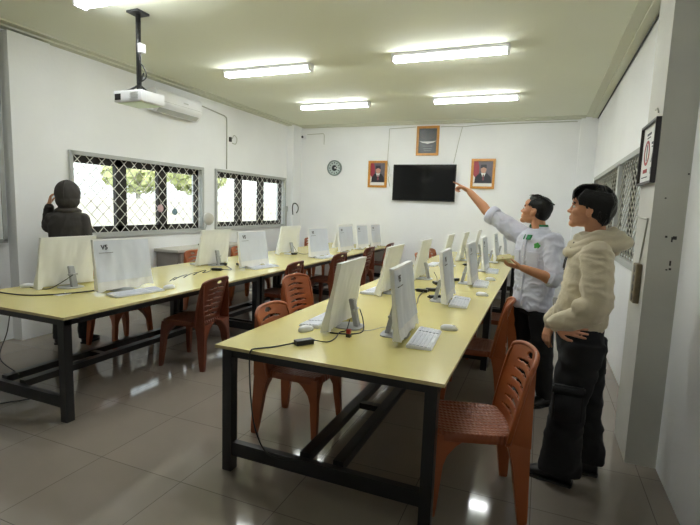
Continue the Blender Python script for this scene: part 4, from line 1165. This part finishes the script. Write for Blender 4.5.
    def onshirt(a,z,out=0):   # point on the torso surface: a = sideways from the middle (left +)
        zs=[(.775,.178,.128),(.86,.172,.124),(1.0,.168,.120),(1.14,.180,.124),(1.26,.192,.124),(1.345,.185,.108),(1.39,.125,.085)]
        for (z0,w0,d0),(z1,w1,d1) in zip(zs,zs[1:]):
            if z0<=z<=z1: t=(z-z0)/(z1-z0); w=w0+(w1-w0)*t; dd=d0+(d1-d0)*t
        x=max(-.98,min(.98,a/w)); y=(1-abs(x)**2.3)**(1/2.3)
        return tc(z)+l*a+f*(dd*y+out)
    def patch(name,a0,a1,z0,z1,m,out,parent=sh,n=6):
        bm=bmesh.new(); g={}
        for i in range(n+1):
            for j in range(n+1):
                for k,o in ((0,out),(1,-.02)): g[i,j,k]=bm.verts.new(onshirt(a0+(a1-a0)*i/n,z0+(z1-z0)*j/n,o))
        for i in range(n):
            for j in range(n):
                bm.faces.new([g[i,j,0],g[i+1,j,0],g[i+1,j+1,0],g[i,j+1,0]]); bm.faces.new([g[i,j+1,1],g[i+1,j+1,1],g[i+1,j,1],g[i,j,1]])
        for i in range(n):
            bm.faces.new([g[i,0,1],g[i+1,0,1],g[i+1,0,0],g[i,0,0]]); bm.faces.new([g[i,n,0],g[i+1,n,0],g[i+1,n,1],g[i,n,1]])
            bm.faces.new([g[0,i,0],g[0,i+1,0],g[0,i+1,1],g[0,i,1]]); bm.faces.new([g[n,i,1],g[n,i+1,1],g[n,i+1,0],g[n,i,0]])
        return obj(name,shift_bm(bm,base),m,parent,smooth=True,angle=40)
    patch('button_placket',-.014,.014,.80,1.34,M['shirt'],.009,n=12)
    bm=bmesh.new()
    for k in range(6): 
        p=onshirt(0,.86+k*.085,.0105); cyl(bm,p,p+f*.002,.005,10)
    bt=obj('buttons',shift_bm(bm,base),M['paper'],sh)
    patch('breast_pocket',.045,.135,1.13,1.24,M['shirt'],.010); patch('breast_pocket',-.135,-.045,1.13,1.24,M['shirt'],.010)
    patch('pocket_flap',.042,.138,1.215,1.245,M['shirt'],.014); patch('pocket_flap',-.138,-.042,1.215,1.245,M['shirt'],.014)
    for s_ in (1,-1): patch('green_placket',s_*.016-.012,s_*.016+.012+s_*.018,1.335,1.375,M['green'],.012)
    # round green badge on the left breast
    bm=bmesh.new(); p=onshirt(.112,1.295,.0); nn=(f+l*.30+UP*.05).normalized(); cyl(bm,p-nn*.01,p+nn*.008,.022,16)
    for k in range(5):
        a=2*PI*k/5; t1=nn.orthogonal().normalized(); t2=nn.cross(t1); q=p+(t1*math.cos(a)+t2*math.sin(a))*.019; cyl(bm,q-nn*.01,q+nn*.007,.0085,8)
    obj('green_badge',shift(remesh(bm,.003,1),base),M['logo_green'],sh,smooth=True)
    # trousers and shoes
    bm=bmesh.new()
    torso(bm,[(tc(.74),.165,.118),(tc(.84),.16,.112),(tc(.90),.15,.105)],f,l)
    for s in (1,-1):
        ring_loft(bm,[(tc(z)+l*s*o,l*a,f*b) for z,o,a,b in ((.82,.085,.088,.108),(.64,.09,.080,.095),(.46,.10,.070,.080),(.25,.11,.064,.074),(.06,.115,.066,.076))],26,2.2)
    me=remesh(bm,.008,3); wrinkle(me,.006,6,(1,1,1.6),22)
    obj('trousers',shift(me,base),M['trouser'],body,smooth=True)
    for h,t in ((tc(0)+l*.115-f*.06,tc(0)+l*.125+f*.17),(tc(0)-l*.115-f*.06,tc(0)-l*.14+f*.17)):
        bm=bmesh.new(); shoe(bm,(h[0],h[1],.012),(t[0],t[1],.012),.045); s=obj('shoe',shift_bm(bm,base),M['shoe'],body,smooth=True)
        bm=bmesh.new(); sole(bm,h,t,.05); obj('sole',shift_bm(bm,base),M['sole'],s)
    # folded paper held in the left hand
    c=Lw+V((-.135,-.03,.055))
    r=empty('folded_paper',c); bm=bmesh.new()
    for k in range(4):
        q=Matrix.Rotation(R(38-6*k),3,'X')@Matrix.Rotation(R(10*k-12),3,'Z'); a=[q@V(p) for p in ((-.055,-.035,.006*k),(.055,-.03,.006*k+.004),(.05,.038,.006*k+.008),(-.05,.035,.006*k))]
        hexa(bm,a,[p+V((0,0,.0045)) for p in a])
    obj('sheets',remesh(bm,.003,1),M['brownpaper'],r,smooth=True)
    tag(r,'crumpled yellowish paper held in the hand of the man in the white shirt','paper')
man_shirt()

# ---- hooded person at the window, seen from behind
def man_hooded():
    base=V((-4.525,3.385,0)); f=V((-.60,.80,0)).normalized(); l=UP.cross(f)
    tc=lambda z: base+V((0,0,z))
    hc=base+f*.03+UP*1.555; hf=(f+UP*-.1); hs=.95
    bm=bmesh.new(); head_shape(bm,hc,hf,hs)
    limb(bm,[base+UP*1.50,base+UP*1.42,base+UP*1.34],[.054,.053,.06])
    torso(bm,[(tc(z),w,d) for z,w,d in ((.86,.14,.09),(1.0,.13,.09),(1.2,.15,.10),(1.30,.15,.09),(1.36,.10,.07))],f,l)
    Ls,Rs=tc(1.31)+l*.145,tc(1.31)-l*.14
    Le=tc(1.22)+l*.235+f*.18; Lw=tc(1.44)+l*.165+f*.20
    Le=tc(1.225)+l*.225+f*.13; Lw=tc(1.455)+l*.195+f*.08
    Re=tc(1.06)-l*.165-f*.02; Rw=tc(1.04)-l*.02+f*.20
    limb(bm,[Ls,Le,Lw],[.05,.042,.027]); limb(bm,[Rs,Re,Rw],[.05,.042,.027])
    hand_shape(bm,Lw,(f*.15-l*.15+UP),(-l+f*.2),1,.95,(.5,.55,.6,.6),.4); hand_shape(bm,Rw,f+UP*.2+l*.4,UP,1,.95,(.4,.4,.45,.5),.4)
    for s in (1,-1): limb(bm,[tc(.86)+l*s*.09,tc(.48)+l*s*.10,tc(.09)+l*s*.115],[.088,.056,.038])
    limb(bm,[tc(.86)-l*.06,tc(.86)+l*.06],[.10,.10])
    body=obj('person',shift(remesh(bm,.0045,2),base),M['skin'],smooth=True); body.location=base
    tag(body,'person in dark hooded jacket seen from behind at the left window, hand raised to head','person')
    bm=bmesh.new()
    torso(bm,[(tc(.83),.185,.125),(tc(.95),.182,.125),(tc(1.12),.178,.125),(tc(1.25),.182,.125),(tc(1.335),.160,.11),(tc(1.385),.12,.09),(tc(1.42),.09,.08)],f,l)
    limb(bm,[Ls,Le,Lw-UP*.03],[.070,.064,.044]); limb(bm,[Rs,Re,Rw],[.070,.062,.045])
    me=remesh(bm,.007,3); wrinkle(me,.007,7,(1,1,1),17)
    jk=obj('jacket',shift(me,base),M['jacket'],body,smooth=True)
    bm=bmesh.new()
    F,Lf,U=frame(f); rot=Matrix((F,Lf,U)).transposed()
    ell(bm,hc+U*.022-F*.02,(.135,.118,.138),rot,32,20); ell(bm,hc-U*.05-F*.03,(.118,.112,.10),rot,28,18)
    ell(bm,hc-U*.155-F*.02,(.11,.125,.05),rot,28,18)
    # opening in front is cut away so that the face shows
    me=remesh(bm,.006,3); wrinkle(me,.003,8,(1,1,1),4)
    b2=bmesh.new(); b2.from_mesh(me); fc=hc+F*.17-U*.02
    bmesh.ops.delete(b2,geom=[v for v in b2.verts if (v.co-fc).length<.098],context='VERTS'); b2.to_mesh(me); b2.free()
    hd=obj('hood',shift(me,base),M['jacket'],jk,smooth=True)
    bm=bmesh.new(); pts=[]
    for k in range(13):
        a=-.55*PI/2+1.55*PI/2*k/12
        a=R(-50+k*11); pts.append(hc+U*.022-F*.02+(-F*math.cos(a)*.136+U*math.sin(a)*.139)+Lf*.0)
    tube(bm,pts,.0035,6); obj('hood_seam',shift_bm(bm,base),M['jacket'],hd,smooth=True)
    bm=bmesh.new(); torso(bm,[(tc(.78),.165,.118),(tc(.88),.16,.112),(tc(.92),.15,.105)],f,l)
    for s in (1,-1):
        ring_loft(bm,[(tc(z)+l*s*o,l*a,f*b) for z,o,a,b in ((.84,.085,.088,.108),(.64,.09,.080,.095),(.46,.10,.070,.080),(.25,.115,.062,.072),(.06,.12,.062,.072))],26,2.2)
    me=remesh(bm,.008,3); wrinkle(me,.006,6,(1,1,1.6),28)
    obj('trousers',shift(me,base),M['trouser'],body,smooth=True)
    for h,t in ((tc(0)+l*.12-f*.05,tc(0)+l*.14+f*.18),(tc(0)-l*.12-f*.05,tc(0)-l*.20+f*.16)):
        bm=bmesh.new(); shoe(bm,(h[0],h[1],.012),(t[0],t[1],.012),.045); s=obj('shoe',shift_bm(bm,base),M['shoe'],body,smooth=True)
        bm=bmesh.new(); sole(bm,h,t,.05); obj('sole',shift_bm(bm,base),M['sole'],s)
man_hooded()
#@PEOPLE1@
# ------------------------------------------------------------------ light, world, camera
w = bpy.data.worlds.new('sky'); sc.world = w; w.use_nodes = True
t = w.node_tree; bg = t.nodes['Background']
sky = t.nodes.new('ShaderNodeTexSky'); sky.sky_type='NISHITA'; sky.sun_disc=False; sky.sun_elevation=R(50); sky.sun_rotation=R(120)
sky.air_density=1.2; sky.dust_density=5; sky.ozone_density=1
hs = t.nodes.new('ShaderNodeMix'); hs.data_type='RGBA'; hs.inputs[0].default_value=.75; hs.inputs[7].default_value=(3.6,3.75,3.9,1)
t.links.new(sky.outputs[0], hs.inputs[6]); t.links.new(hs.outputs[2], bg.inputs['Color'])
bg.inputs['Strength'].default_value = .5
cam = bpy.data.cameras.new('camera'); co = bpy.data.objects.new('camera', cam); C.objects.link(co); sc.camera = co
cam.sensor_width = 36; cam.sensor_fit='HORIZONTAL'; cam.lens = 467.6/700*36; cam.clip_start=.05; cam.clip_end=200
yaw,pitch,roll = R(-22.044),R(6.880),R(2.005)
f = V((math.sin(yaw)*math.cos(pitch), math.cos(yaw)*math.cos(pitch), -math.sin(pitch)))
rt = V((math.cos(yaw),-math.sin(yaw),0)); up = rt.cross(f)
r2 = rt*math.cos(roll)+up*math.sin(roll); u2 = -rt*math.sin(roll)+up*math.cos(roll)
m3 = Matrix((r2,u2,-f)).transposed()
co.matrix_world = Matrix.Translation((0,0,1.55)) @ m3.to_4x4()
sc.view_settings.view_transform='Standard'; sc.view_settings.look='None'; sc.view_settings.gamma=1; sc.view_settings.use_curve_mapping=False
sc.view_settings.exposure = .66
sc.cycles.use_denoising = True
sc.cycles.max_bounces = 10; sc.cycles.diffuse_bounces = 6; sc.cycles.glossy_bounces = 4; sc.cycles.transparent_max_bounces = 12
sc.cycles.sample_clamp_indirect = 8
